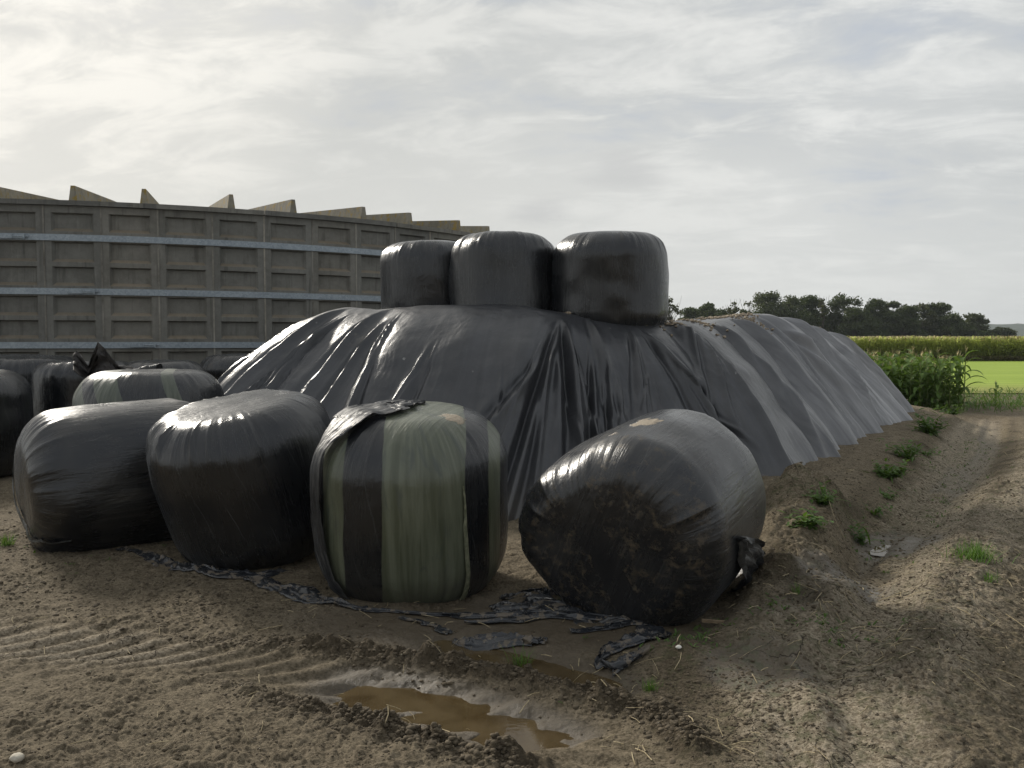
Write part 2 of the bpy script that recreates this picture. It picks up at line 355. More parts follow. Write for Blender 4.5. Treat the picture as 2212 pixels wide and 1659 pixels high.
# ------------------------------------------------------------------ silage heap stations: crest (x,y,z), foot (x,y)
ST = [((-1.2, 13.6, 1.90), (-3.0, 14.4)), ((-1.9, 12.2, 2.00), (-4.1, 12.8)), ((-2.25, 11.1, 2.05), (-4.65, 11.1)), ((-2.0, 10.45, 2.06), (-4.2, 9.7)),
      ((-1.45, 10.1, 2.04), (-2.8, 8.6)), ((-.75, 9.75, 2.07), (-1.6, 8.0)), ((-.1, 9.65, 2.06), (-.6, 7.8)), ((.45, 9.6, 1.97), (.05, 7.75)),
      ((.9, 9.7, 1.92), (1.0, 7.9)), ((1.4, 9.8, 1.87), (2.1, 8.15)), ((1.95, 10.2, 1.87), (3.0, 8.4)), ((2.5, 11.0, 1.90), (3.9, 9.9)),
      ((3.15, 12.0, 2.02), (4.9, 11.5)), ((3.85, 13.0, 2.07), (5.75, 12.7)), ((4.75, 14.2, 1.98), (6.9, 14.4)), ((5.75, 15.5, 1.80), (7.85, 16.2)),
      ((6.2, 16.6, 1.6), (8.2, 17.6)), ((6.0, 17.6, 1.6), (7.6, 19.2)), ((4.8, 17.9, 1.7), (5.0, 20.0)), ((2.6, 17.2, 1.8), (1.6, 19.2)), ((0.2, 15.5, 1.85), (-1.4, 17.1))]
FOOT = [f for c, f in ST]
def catmull(P, n):
    P = np.array(P, float); k = len(P); u = np.linspace(0, k, n, endpoint=False); i = np.floor(u).astype(int); t = (u - i)[:, None]
    a, b, c, d = P[(i - 1) % k], P[i % k], P[(i + 1) % k], P[(i + 2) % k]
    return .5 * ((2 * b) + (-a + c) * t + (2 * a - 5 * b + 4 * c - d) * t ** 2 + (-a + 3 * b - 3 * c + d) * t ** 3)
FOOTC = [tuple(p) for p in catmull(FOOT, 84)]; FOOTC.append(FOOTC[0])

# ------------------------------------------------------------------ ground
def XY(px, py, z=0): p = at(px, py, z); return (p.x, p.y)
RUT = [XY(-300, 1350), XY(0, 1385), XY(500, 1432), XY(900, 1502), XY(1060, 1548), XY(1170, 1596), XY(1240, 1680)]
RID1 = [XY(430, 1385), XY(620, 1400), XY(850, 1425), XY(1100, 1462), XY(1290, 1512), XY(1420, 1560), XY(1500, 1640)]
RID2 = [XY(200, 1450), XY(480, 1490), XY(700, 1540), XY(850, 1580), XY(960, 1612), XY(1060, 1640), XY(1150, 1670), XY(1180, 1720)]
POOL2 = [XY(960, 1392), XY(1100, 1418), XY(1260, 1462), XY(1330, 1480)]
TRACK = [(1.2, 3.1), (1.35, 4.0), (2.25, 5.4), (3.25, 6.9), (4.6, 8.9), (7.3, 13.2), (10.3, 18.2)]
BANK = [(.9, 2.4), (1.55, 3.5), (2.35, 4.7), (3.55, 6.4), (5.5, 8.9), (8.6, 13), (12, 18)]
MUDHUMP = [XY(1480, 1400, .1), XY(1600, 1440, .1), XY(1690, 1520, .1)]
PL = [0]
for _a, _b in zip(RUT[:-1], RUT[1:]): PL.append(PL[-1] + math.dist(_a, _b))
WATER1, WATER2 = -.052, -.012
def ground_h(x, y):
    near = 1 - sstep(15, 22, y); nr2 = sstep(-2, 2.2, y)
    nm = near * nr2
    h = .030 * fbm(x * .7, y * .7, seed=3, octv=3) * near
    lump = fbm(x * 5, y * 5, seed=11, octv=4, gain=.6); grit = fbm(x * 21, y * 21, seed=23, octv=3, gain=.6)
    # heap berm on the right
    d, side, par = poly_dist(x, y, FOOTC[24:72])
    outside = np.where(side < 0, 1, -1) * d
    wgt = sstep(1.1, 2.6, x) * sstep(7, 8.2, y + .35 * x)
    hb = .30 * (1 - sstep(.1, 1.45, outside + .12 * fbm(x * 1.7, y * 1.7, seed=71)))
    h = h + wgt * hb
    # the bank that carries on towards the camera, right of the last bale
    d1, s1, p1 = poly_dist(x, y, [(1.42, 4.35), (1.75, 5.0), (2.05, 6.0), (2.6, 7.4)])
    h = h + (.17 + .05 * np.clip(p1, 0, 3)) * np.exp(-(d1 / .34) ** 4) * (1 + .3 * lump)
    d2, _, _ = poly_dist(x, y, MUDHUMP); h = h + .10 * np.exp(-(d2 / .26) ** 2)
    d3, s3, p3 = poly_dist(x, y, TRACK); tr = np.exp(-(d3 / .38) ** 4) * near
    h = h - .085 * tr + .014 * np.cos(d3 * s3 * 26 + noise(x * 1.5, y * .8, seed=131)) * np.exp(-(d3 / .42) ** 2) * near
    d4, s4, p4 = poly_dist(x, y, BANK); bk = np.exp(-(d4 / .52) ** 2) * near
    h = h + .17 * bk * (1 - .35 * sstep(9, 15, y))
    h = h - .28 * sstep(.45, 1.5, np.where(s4 < 0, d4, 0)) * near * nr2
    # tyre rut with ridges thrown up either side
    d5, s5, p5 = poly_dist(x, y, RUT); pud = sstep(PL[3] - .85, PL[3] - .15, p5) * (1 - sstep(PL[5] - .02, PL[5] + .14, p5)); rut = np.exp(-(d5 / (.23 + .05 * pud)) ** 2)
    h = h - (.018 + .072 * pud) * rut * (1 - sstep(PL[5], PL[5] + .2, p5) * .8)
    tread = np.sin((p5 - d5 * s5 * .8) * 34 + 1.5 * noise(x * 2, y * 2, seed=4))
    h = h + .013 * tread * np.exp(-(d5 / .36) ** 2) * (1 - .4 * pud)
    h = h + .026 * pud * rut * fbm(x * 3.5 + 3, y * 9, seed=91, octv=3)
    clod = np.clip(.42 + 1.7 * fbm(x * 7.0, y * 7.0, seed=41, octv=4, gain=.55), .1, 1.15)
    clod0 = clod; r1d, _, r1p = poly_dist(x, y, RID1); clod = clod0 * (.45 + .55 * np.clip(.6 + .7 * np.sin(r1p * 30 + 2.2 * noise(x * 3, y * 3, seed=47)), 0, 1.4)); r1 = np.exp(-(r1d / .088) ** 2) * sstep(0, .8, r1p)
    r2d, _, r2p = poly_dist(x, y, RID2); r2 = np.exp(-(r2d / .088) ** 2) * sstep(0, 1.2, r2p) * (.35 + .65 * sstep(.6, 1.9, r2p))
    h = h + (.070 * r1 + .075 * r2) * (.15 + .75 * clod + .45 * np.abs(fbm(x * 15, y * 15, seed=46, octv=3))) + (r1 + r2) * .03 * np.abs(noise(x * 28, y * 28, seed=44))
    r3d, _, _ = poly_dist(x, y, [XY(300, 1375), XY(620, 1360), XY(800, 1372), XY(1000, 1440)])
    h = h + .02 * np.exp(-(r3d / .09) ** 2) * clod
    p2d, _, _ = poly_dist(x, y, POOL2); p2 = np.exp(-(p2d / .16) ** 2)
    h = h - .040 * p2
    # roughness map: smooth wet apron before the bales, cloddy elsewhere
    apron = np.exp(-((x - .05) / 1.25) ** 2 - ((y - 4.75) / .42) ** 2)
    smooth = np.clip(1.1 * rut + apron + p2 + .75 * tr, 0, 1)
    rough = (1 - .85 * smooth) * nm
    cl = np.clip(lump + .02, 0, 1) ** 1.3
    bil = np.abs(fbm(x * 13, y * 13, seed=101, octv=2)) ; bil2 = np.abs(noise(x * 31, y * 31, seed=103)); bil3 = np.abs(noise(x * 62, y * 62, seed=104)) * (1 - sstep(5, 8, y))
    patch = .22 + .62 * sstep(-.35, .35, fbm(x * 2.1, y * 2.1, seed=105, octv=2))
    h = h + rough * (patch + .5 * bk) * (.022 * cl + .008 * lump + .026 * bil + .011 * bil2 + .006 * bil3) + (1 - rough) * nm * .0020 * grit
    lf = sstep(-.8, -2.6, x) * (1 - sstep(6, 7, y)); h = h + lf * rough * .020 * np.clip(fbm(x * 9, y * 9, seed=55, octv=3), 0, 1)
    wet = np.clip(1.25 * apron + 1.1 * p2 + .85 * pud * np.exp(-(d5 / .3) ** 2) + .30 * tr + .25 * np.exp(-((x + .9) / 2.4) ** 2 - ((y - 5.3) / .55) ** 2), 0, 1)
    wet = np.clip(wet + .25 * sstep(.02, -.03, h) - .45 * r1 - .45 * r2, 0, 1)
    for wx, wy, wr in ((3.15, 6.75, .30), (2.12, 5.35, .26), (1.15, 3.95, .24)):
        wet = np.clip(wet + 1.2 * np.exp(-((x - wx) ** 2 + (y - wy) ** 2) / wr ** 2), 0, 1.2)
    wet = np.clip(wet + .33 * np.maximum(r1, r2), 0, 1.2)
    dry = np.clip(1.0 * np.exp(-(d5 / .33) ** 2) * (1 - pud) * sstep(3.3, 1.4, p5) * (.75 + .35 * tread) + (.8 * bk) + .32 * tr * sstep(5, 8, y) + .42 * np.exp(-(d2 / .3) ** 2) + .34 * np.exp(-(d1 / .3) ** 2) + .22 * wgt * sstep(1.6, .4, outside), 0, 1)
    dry = dry + .55 * sstep(7, 13, y) * tr
    dark_soil = np.clip(.85 * np.maximum(r1, r2) + .4 * np.exp(-((d3 - .5) / .14) ** 2) * nm + .35 * sstep(.7, 1.5, np.where(s4 < 0, d4, 0)) * nm * nr2 + .6 * np.exp(-((x - 1.75) / .16) ** 2 - ((y - 5.0) / .8) ** 2) + .28 * sstep(.0, .5, fbm(x * 2.3 + 5, y * 3.1, seed=121, octv=4)) * (1 - rut) * nm, 0, 1)  # moist ridges, plus darker brown track edges, bank foot and ground beyond
    moss = np.clip(.55 * bk + .6 * wgt * np.exp(-((outside - 1.0) / .5) ** 2) + .55 * np.exp(-(d2 / .35) ** 2) + .25 * np.exp(-(d1 / .4) ** 2), 0, .8)
    return h, wet, dry, moss, dark_soil
def gz(x, y):
    return float(ground_h(np.array([float(x)]), np.array([float(y)]))[0][0])

ys = [-60, -30, -15, -8, -4, -2, -.5, .6]
y = 1.4
fine = []
while y < 45: fine.append(y); y += max(.0062, .0062 * (y / 3.6) ** 1.75)
ys = np.array(ys + fine + list(np.geomspace(46, 3500, 40)))
uu = np.linspace(-1, 1, 1101); inner = .84
def xmap(u, y):
    s = np.sign(u); a = np.abs(u); hw = .64 * abs(y) + .25; big = .75 * abs(y) + (9 if y < 45 else 40)
    return s * np.where(a < inner, hw * a / inner, hw + (big - hw) * ((a - inner) / (1 - inner)) ** 1.6)
Xg = np.stack([xmap(uu, yy) for yy in ys]); Yg = np.repeat(ys[:, None], len(uu), 1)
xf, yf = Xg.ravel(), Yg.ravel()
hg, wet, dry, moss, dark_soil = ground_h(xf, yf)
gm = mesh_np('ground', np.stack([xf, yf, hg], -1), grid_faces(len(ys), len(uu)), attrs={'wet': wet, 'dry': dry, 'moss': moss, 'dark_soil': dark_soil})
setp(link('ground', gm, M_soil), kind='structure')

# ------------------------------------------------------------------ puddles
def water_mat():
    m, t = new_mat('muddy_water'); ob = t.n('ShaderNodeTexCoord').outputs['Object']
    n = t.noise(ob, 5, 4, .6, .3)
    col = t.mix(t.maprange(n, .3, .7), (.068, .047, .021), (.12, .088, .045))
    p = principled(t, col, .03, bump(t, t.noise(t.scale(ob, (20, 50, 1)), 1, 3, .5), .05, .004), .5)
    tr = t.n('ShaderNodeBsdfTransparent', {0: (.7, .56, .34, 1)})
    gl = t.n('ShaderNodeBsdfGlossy', {0: (1, 1, 1, 1), 1: .03})
    fr = t.n('ShaderNodeFresnel', {0: 1.33})
    a = t.n('ShaderNodeMixShader', {0: .75, 1: tr.outputs[0], 2: p.outputs[0]})
    out(t, a); return m
M_water = water_mat()
def puddle(name, pts, z, label):
    c = np.mean(np.array(pts), 0); V = [(p[0] - c[0], p[1] - c[1], 0) for p in pts]
    V2 = V + [(v[0], v[1], -.003) for v in V]; n = len(V)
    me = bpy.data.meshes.new(name); me.from_pydata(V2, [], [tuple(range(n)), tuple(range(2 * n - 1, n - 1, -1))] + [(i, n + i, n + (i + 1) % n, (i + 1) % n) for i in range(n)]); me.update()
    o = link(name, me, M_water, smooth=False); o.location = (c[0], c[1], z); return setp(o, kind='structure')
puddle('puddle', [XY(q[0], q[1], WATER1) for q in ((690, 1520), (800, 1470), (1000, 1465), (1180, 1505), (1290, 1560), (1300, 1640), (1180, 1665), (1060, 1640), (900, 1590), (760, 1560))], WATER1, None)
puddle('puddle', [XY(q[0], q[1], WATER2) for q in ((920, 1380), (1080, 1392), (1270, 1440), (1350, 1470), (1330, 1500), (1180, 1470), (1040, 1435), (940, 1410))], WATER2, None)
for cx, cy, r in ((3.17, 6.72, .22), (2.14, 5.3, .2)):
    zc = min(gz(cx + dx * r * .33, cy + dy * r * .33) for dx in range(-5, 6) for dy in range(-4, 5)) + .016
    puddle('puddle', [(cx + r * 1.3 * math.cos(a) * (1 + .25 * math.sin(3 * a + cx)), cy + r * math.sin(a)) for a in np.linspace(0, 6.28, 22)[:-1]], zc, None)

# ------------------------------------------------------------------ bales
def bale_surface(Rr=.66, H=1.2, n=.22, taper=0, bulge=.03, lean=(0, 0), pleat=.010, lump=.02, seed=1, oval=1.0, dome=.0, npleat=34, sag=0, section=None):
    """returns S(theta, v): v in 0 (bottom pole) .. 1 (top pole), local coords, centre at origin"""
    rc = n; q_ = np.linspace(0, math.pi / 2, 60); f_ = np.linspace(0, Rr - rc, 60)[:-1]; sd = np.linspace(-H / 2 + rc, H / 2 - rc, 80)[1:-1]
    pr = np.concatenate([f_, Rr - rc + rc * np.sin(q_), 0 * sd + Rr, Rr - rc + rc * np.cos(q_), f_[::-1]])
    pz = np.concatenate([0 * f_ - H / 2, -H / 2 + rc - rc * np.cos(q_), sd, H / 2 - rc + rc * np.sin(q_), 0 * f_ + H / 2])
    pz = pz + np.sign(pz) * .035 * (1 - (pr / Rr) ** 2) * (np.abs(pz) > H / 2 - rc)
    L = np.concatenate([[0], np.cumsum(np.hypot(np.diff(pr), np.diff(pz)))]); Lt = L[-1]
    if section is not None:
        a_ = np.array([p[0] for p in section]); v_ = np.array([p[1] for p in section]); SA = np.arange(0, 361, 3.0)
        raw = np.interp(SA, np.concatenate([a_ - 360, a_, a_ + 360]), np.tile(v_, 3)); kk = np.hanning(11); kk /= kk.sum(); SV = np.convolve(np.tile(raw[:-1], 3), kk, 'same')[120:241]
    def S(th, v):
        s = v * Lt; r = np.interp(s, L, pr); z = np.interp(s, L, pz); zn = z / (H / 2)
        rr = r * (1 + bulge * (1 - zn ** 2) + taper * zn)
        dx, dy, dz = np.cos(th), np.sin(th), zn
        q = r / Rr
        if section is not None: rr = rr * (1 + (np.interp(np.degrees(th) % 360, SA, SV) - 1) * sstep(0, .8, q))
        lm = lump * fbm(dx * q * 1.3 + 5, dy * q * 1.3, dz * 1.3 + seed, seed=seed, octv=2)
        # gathers: sharp radial folds near the rims, dying out along the side and towards the poles
        e = np.exp(-((np.abs(z) - H * .43) / (H * .11)) ** 2) * sstep(Rr * .45, Rr * .85, r)
        k = npleat / 6.2832
        f = noise(th * k % (npleat), zn * .9 + 3 + .6 * th, seed=seed + 5); f2 = noise(th * k * 2.7, zn * 1.1 + 8, seed=seed + 9)
        g = (1 - np.abs(f)) ** 3 + .5 * (1 - np.abs(f2)) ** 3
        area = .35 + .65 * sstep(-.2, .5, noise(th * 1.1, zn * .4, seed=seed + 31))
        pl_ = 1.35 * pleat * e * (g - .6) * area
        # closing the theta seam
        w_ = sstep(0, .5, np.minimum(th % 6.2832, 6.2832 - th % 6.2832)); pl_ = pl_ * w_
        x = (rr + pl_ + lm * q) * dx * oval; y_ = (rr + pl_ + lm * q) * dy
        zz_ = z + dome * (1 - q ** 2) * np.sign(zn) * (np.abs(zn) > .8) + (pl_ + lm) * zn * .8
        x = x + lean[0] * z; y_ = y_ + lean[1] * z
        if sag: zz_ = zz_ - sag * (x / Rr) * (zn > 0) * zn
        return np.stack([x, y_, zz_], -1)
    S.Lt = Lt; S.R = Rr
    return S
def bale(label, loc, S, mat, rot=(0, 0, 0), nth=300, nv=190, group='black film wrapped round bales', flat=None, name='wrapped_bale'):
    th = np.linspace(0, 2 * math.pi, nth + 1); v = np.linspace(0.0005, .9995, nv)
    TH, VV = np.meshgrid(th, v); P = S(TH, VV)
    P[:, -1] = P[:, 0]
    Rm = np.array(Euler(rot).to_matrix()); W = P.reshape(-1, 3) @ Rm.T
    zb = W[:, 2].min()
    if flat:                                           # the weight flattens it where it stands
        lo = zb + flat; wz = W[:, 2]; sq = np.where(wz < lo, lo + (wz - lo) * .25, wz); dz = sq - wz
        W[:, 2] = sq; sp_ = 1 + .05 * np.clip(dz / flat, 0, 1); W[:, 0] *= sp_; W[:, 1] *= sp_; zb = W[:, 2].min()
    P = (W @ Rm)                                        # back in local axes
    uv = np.stack([TH.ravel() * S.R, VV.ravel() * S.Lt], -1)
    rr_ = np.hypot(P[:, 0], P[:, 1]); me = mesh_np(name, P, grid_faces(nv, nth + 1), uv, {'cap': sstep(S.R * .90, S.R * .60, rr_)})
    o = link(name, me, mat); o.rotation_euler = rot; o.location = (loc[0], loc[1], loc[2] - zb - .012)
    return setp(o, label, 'bale', group)
def flap(o, S, path, mat, name='torn_film', seed=0, off=.012, nu=160, nw=14, crinkle=.012, label=None):
    """strip of loose film lying over a bale: path = list of (theta, v, halfwidth m, lift m)"""
    A = np.array(path, float); t = np.linspace(0, len(A) - 1, nu); i = np.clip(np.floor(t).astype(int), 0, len(A) - 2); f = (t - i)[:, None]; f = f * f * (3 - 2 * f) * .4 + f * .6
    C = A[i] * (1 - f) + A[i + 1] * f
    c0 = S(C[:, 0], C[:, 1]); d = np.gradient(C[:, :2], axis=0)
    e = 1e-3; pu = (S(C[:, 0] + e, C[:, 1]) - c0) / e; pv = (S(C[:, 0], np.clip(C[:, 1] + e, 0, .9995)) - c0) / e
    nrm = np.cross(pu, pv); nrm /= np.linalg.norm(nrm, axis=1)[:, None] + 1e-9
    tan = np.gradient(c0, axis=0); tan /= np.linalg.norm(tan, axis=1)[:, None] + 1e-9
    side = np.cross(nrm, tan)
    ww = np.linspace(-1, 1, nw); V = []
    for k, q in enumerate(ww):
        edge = 1 + .22 * noise(t * .9 + seed, t * 0 + (1 if q > 0 else 5), seed=seed)
        p = c0 + side * (q * C[:, 2] * edge)[:, None]
        cr = crinkle * (fbm(t * 1.6, q * 5 + t * 0, seed=seed + 2, octv=3) * 1.4 + .5 * np.abs(noise(t * 3, q * 9 + t * 0, seed=seed + 8)))
        V.append(p + nrm * (off + C[:, 3] * (1 - .3 * q * q) + cr)[:, None])
    V = np.stack(V, 1); up = V.reshape(-1, 3); th_ = .003
    n3 = np.repeat(nrm[:, None], nw, 1).reshape(-1, 3); dn = up - n3 * th_
    F = grid_faces(nu, nw); Ft = np.concatenate([F, F[:, ::-1] + nu * nw]); uv = np.stack([np.repeat(ww[None], nu, 0).ravel() * .1, np.repeat(t[:, None], nw, 1).ravel() * .2], -1)
    me = mesh_np(name, np.concatenate([up, dn]), Ft, np.concatenate([uv, uv]))
    fl = link(name, me, mat, o)
    if label: fl['label'] = label
    return fl

GR = 'black film wrapped round bales'
def axis_rot(cap, spin=0):
    """euler that points the local +Z cap along the given direction"""
    q = Vector(cap).normalized().to_track_quat('Z', 'Y'); return tuple((q.to_matrix() @ Matrix.Rotation(spin, 3, 'Z')).to_euler())
# front row ----------------------------------------------------
M_b1 = film_mat('film_bale_dusty', dust=.5, dust_col=(.07, .064, .054), low_dirt=.6, streak=(60, 3), lines=.7)
S1 = bale_surface(.635, 1.40, .27, 0, .03, (0, 0), .026, .035, 3, npleat=30, section=[(0, 1), (45, 1.06), (90, .98), (135, 1.05), (180, 1), (225, 1.0), (270, .97), (315, 1.02)])
B1 = bale('dusty black bale lying on its side, leftmost of the front row',
          (-3.32, 7.08, gz(-3.4, 7.0) - .03), S1, M_b1, axis_rot((-.80, -.60, -.06)), flat=.14, group=GR)
M_b2 = film_mat('film_bale_clean', dust=.12, low_dirt=.2, streak=(80, 2.2), lines=.8)
S2 = bale_surface(.65, 1.14, .27, .035, .03, (-.06, -.02), .018, .022, 11, npleat=26, sag=.02)
B2 = bale('clean black wrapped bale standing upright between the dusty bale and the olive striped one', (-1.99, 6.38, gz(-2.0, 6.1) - .03), S2, M_b2, axis_rot((-.16, -.17, 1), .3), flat=.08, group=GR)
STR = dict(bands=((-.555, -.40), (-.175, .35), (.50, .59)), dark=(.062, .070, .042), light=(.125, .136, .094), tilt=-.035)
M_b3 = film_mat('film_bale_striped', dust=.15, low_dirt=.4, streak=(70, 2.2), lines=.8, stripes=STR, sand=[((.28, -.22, .60), .10)])
S3 = bale_surface(.635, 1.22, .33, .0, .04, (0, 0), .010, .02, 23, npleat=30)
B3 = bale('black bale with olive green film strips and a torn crinkled rim', (-.685, 5.70, gz(-.7, 5.2) - .035), S3, M_b3, (R(7), R(-1), R(5)), flat=.10, group=GR)
flap(B3, S3, [(R(62), .90, .04, .0), (R(92), .93, .09, .01), (R(130), .955, .16, .012), (R(168), .935, .18, .015), (R(196), .89, .19, .02), (R(208), .81, .16, .035), (R(210), .70, .085, .045), (R(212), .55, .065, .04), (R(216), .42, .055, .03), (R(226), .28, .045, .02), (R(240), .14, .03, .01)],
     M_crepe, seed=5, crinkle=.010, nw=22)
flap(B3, S3, [(R(305), .16, .012, .0), (R(303), .3, .02, .004), (R(301), .5, .012, .004), (R(301), .62, .004, .0)],
     simple_mat('bunched_olive_film', (.09, .10, .06), (.22, .22, .15), .5, 30), name='bunched_film', seed=9, crinkle=.006, nw=6)
M_b4 = film_mat('film_bale_muddy', base=(.012, .0125, .014), dust=.3, streak=(50, 2.5), lines=.8, low_dirt=.25, patches=((.0, .1, .60), .85, .9), clean=(-.10, .10, .45), sand=[((.10, .60, .1), .12), ((.0, .58, .3), .07)])
S4 = bale_surface(.66, 1.18, .24, .0, .03, (0, 0), .012, .022, 37, npleat=24, section=[(0, 1.0), (40, 1.04), (75, .98), (115, .83), (150, .93), (172, 1.0), (200, .96), (228, .88), (262, .97), (285, 1.04), (320, .96)])
B4 = bale('mud smeared black bale tipped over with sand on top, rightmost of the front row', (.84, 5.36, gz(.9, 5.4) - .17), S4, M_b4, axis_rot((-.50, -.80, -.14)), flat=.03, group=GR)
flap(B1, S1, [(R(158), .80, .012, .004), (R(190), .87, .02, .006), (R(235), .90, .03, .008), (R(285), .88, .025, .006), (R(318), .80, .012, .004), (R(330), .70, .006, .002)],
     simple_mat('strained_film_strand', (.03, .031, .03), (.13, .13, .12), .4, 45), name='bunched_film', seed=19, crinkle=.006, nw=8)
# on top of the heap ----------------------------------------------
M_bt = film_mat('film_bale_top', dust=.3, low_dirt=.12, streak=(80, 2), lines=.7)
HT = 'black wrapped bales standing on the silage heap'
S5 = bale_surface(.66, 1.20, .24, 0, .02, (0, 0), .022, .024, 41, npleat=26)
B5 = bale('leftmost of three black bales on the heap, torn scrap of film at its foot', (-1.05, 11.1, 1.72), S5, M_bt, (R(2), R(-2), R(10)), flat=.05, group=HT)
S6 = bale_surface(.655, 1.20, .23, 0, .02, (0, 0), .028, .03, 47, npleat=22, dome=.03)
B6 = bale('middle and tallest of the three black bales standing on the heap', (-.09, 10.45, 1.71), S6, M_bt, (R(1), R(1), R(140)), flat=.05, group=HT)
S7 = bale_surface(.675, 1.14, .26, .0, .02, (-.02, 0), .026, .032, 53, npleat=22, dome=.02)
B7 = bale('rightmost of the three black bales on the heap, leaning slightly to the right', (1.18, 10.15, 1.735), S7, M_bt, (R(-1), R(5), R(250)), flat=.03, group=HT)
flap(B5, S5, [(R(228), .30, .02, .03), (R(236), .36, .06, .10), (R(246), .34, .09, .12), (R(254), .26, .05, .06), (R(250), .2, .03, .03)], M_crepe, seed=15, crinkle=.05, nu=60)
# left, in front of the tank --------------------------------------
LG = 'black wrapped bales stored before the concrete tank'
M_bl = film_mat('film_bale_left', dust=.35, low_dirt=.3, streak=(60, 3), lines=.6)
S8 = bale_surface(.72, 1.28, .28, 0, .03, (0, 0), .012, .03, 61)
bale('black wrapped bale cut by the left edge of the photo, behind the dusty bale', (-6.75, 10.3, 0), S8, M_bl, (R(3), R(2), 0), flat=.06, group=LG, nth=200, nv=120)
S9 = bale_surface(.70, 1.28, .2, 0, .03, (0, 0), .014, .03, 67)
bale('black wrapped bale against the tank wall, left of the torn dark sheet', (-7.05, 12.2, .14), S9, M_bl, (R(2), R(-1), R(60)), flat=.05, group=LG, nth=200, nv=120)
S9b = bale_surface(.68, 1.28, .2, 0, .03, (0, 0), .014, .03, 69)
bale('black wrapped bale behind the torn dark sheet, its right end showing', (-5.95, 11.75, .08), S9b, M_bl, (R(0), R(1), R(60)), flat=.05, group=LG, nth=200, nv=120)
STC = dict(bands=((-.62, -.30), (-.16, .10), (.50, .62)), dark=(.05, .06, .04), light=(.12, .13, .095), tilt=.5)
M_bc = film_mat('film_bale_arced', dust=.35, streak=(60, 2.2), lines=.8, stripes=STC)
SC = bale_surface(.70, 1.36, .30, 0, .03, (0, 0), .010, .03, 71, sag=-.03)
BC = bale('olive and black striped wrapped bale behind the front row, crinkled roll on its top', (-3.72, 8.62, -.02), SC, M_bc, (R(0), R(2), R(12)), flat=.06, group=LG, nth=220, nv=140)
SD = bale_surface(.70, 1.32, .25, 0, .03, (0, 0), .014, .03, 73)
M_bd = film_mat('film_bale_yellowed', dust=.35, streak=(60, 2.2), lines=.8, patches=((-.45, -.55, .1), .6, 1.0))
bale('black wrapped bale with yellow mould beside the left foot of the heap', (-4.10, 12.95, .12), SD, M_bd, (R(0), R(0), R(0)), flat=.05, group=LG, nth=200, nv=120)
SE = bale_surface(.50, 1.18, .22, 0, .03, (0, 0), .014, .03, 79)
STE = dict(bands=((-.6, -.28),), dark=(.075, .09, .065), light=(.20, .22, .175), tilt=.0)
M_be = film_mat('film_bale_green_edge', dust=.35, streak=(60, 2.2), lines=.8, stripes=STE)
BE = bale('small wrapped bale with one olive strip, under the torn dark sheet', (-4.62, 10.15, .02), SE, M_be, (0, 0, R(6)), flat=.05, group=LG, nth=200, nv=120)
SF = bale_surface(.62, 1.26, .28, 0, .03, (0, 0), .014, .03, 83)
bale('black wrapped bale whose low rounded top peeps out behind the olive striped bale', (-4.95, 11.9, .10), SF, M_bl, (0, 0, 0), flat=.05, group=LG, nth=160, nv=90)

# torn dark sheet flying up behind, and the crinkled roll
def sheet(name, label, cat, outline_fn, mat, nu=70, nv=34, group=None, thick=.004):
    u, v = np.meshgrid(np.linspace(0, 1, nu), np.linspace(0, 1, nv)); P = outline_fn(u, v).reshape(-1, 3)
    G = P.reshape(nv, nu, 3); n_ = np.cross(np.gradient(G, axis=1), np.gradient(G, axis=0)).reshape(-1, 3); n_ /= np.linalg.norm(n_, axis=1)[:, None] + 1e-9
    F = grid_faces(nv, nu); k = len(P)
    b = [(i * nu + j) for i, j in [(0, q) for q in range(nu)] + [(q, nu - 1) for q in range(1, nv)] + [(nv - 1, q) for q in range(nu - 2, -1, -1)] + [(q, 0) for q in range(nv - 2, 0, -1)]]
    b = np.array(b); b2 = np.roll(b, -1); rim = np.stack([b, b2, b2 + k, b + k], -1)
    uv = np.stack([u.ravel() * 1.2, v.ravel() * .5], -1)
    c = P.mean(0); me = mesh_np(name, np.concatenate([P, P + n_ * thick]) - c, np.concatenate([F[:, ::-1], F + k, rim]), np.concatenate([uv, uv]))
    o = link(name, me, mat); o.location = c; return setp(o, label, cat, group)
M_tar = simple_mat('weathered_dark_sheet', (.010, .009, .009), (.035, .030, .027), .6, 25, .012, .3)
def torn(u, v):
    # upper edge profile read off the photo (2212 px), lower edge sagging on to the small bale
    ux = np.array([0, .06, .14, .22, .26, .30, .36, .46, .56, .66, .76, .86, 1.0]); top = np.array([765, 757, 772, 790, 772, 760, 738, 752, 772, 790, 791, 793, 812])
    bot = np.array([800, 808, 815, 818, 820, 821, 822, 824, 826, 826, 824, 820, 814])
    px = 158 + u * 148; t_, b_ = np.interp(u, ux, top), np.interp(u, ux, bot)
    py = b_ + (t_ - b_) * v; Y = 9.75 + .25 * v + .22 * np.sin(u * 5 + v * 2) + .10 * fbm(u * 5, v * 4, seed=7)
    k = Y / (math.cos(PITCH) + (829.5 - py) / FOC * math.sin(PITCH))
    return np.stack([(px - 1106) / FOC * k, Y, CAM_Z + k * ((829.5 - py) / FOC * math.cos(PITCH) - math.sin(PITCH))], -1)
sheet('torn_sheet', 'stiff torn dark brown plastic sheet with two pointed peaks, standing up against the tank', 'plastic sheet', torn, M_tar, 110, 40)
def roll(u, v):
    a0, a1 = atY(262, 818, 8.75), atY(345, 796, 8.95); a = v * 6.2832 * .96
    r = (.052 + .02 * np.sin(u * 3.1)) * (1 + .22 * fbm(u * 9, v * 5, seed=3)); ax = np.stack([a0[i] + (a1[i] - a0[i]) * u for i in range(3)], -1)
    return ax + np.stack([.25 * r * np.cos(a), r * np.cos(a), r * np.sin(a) * .9], -1)
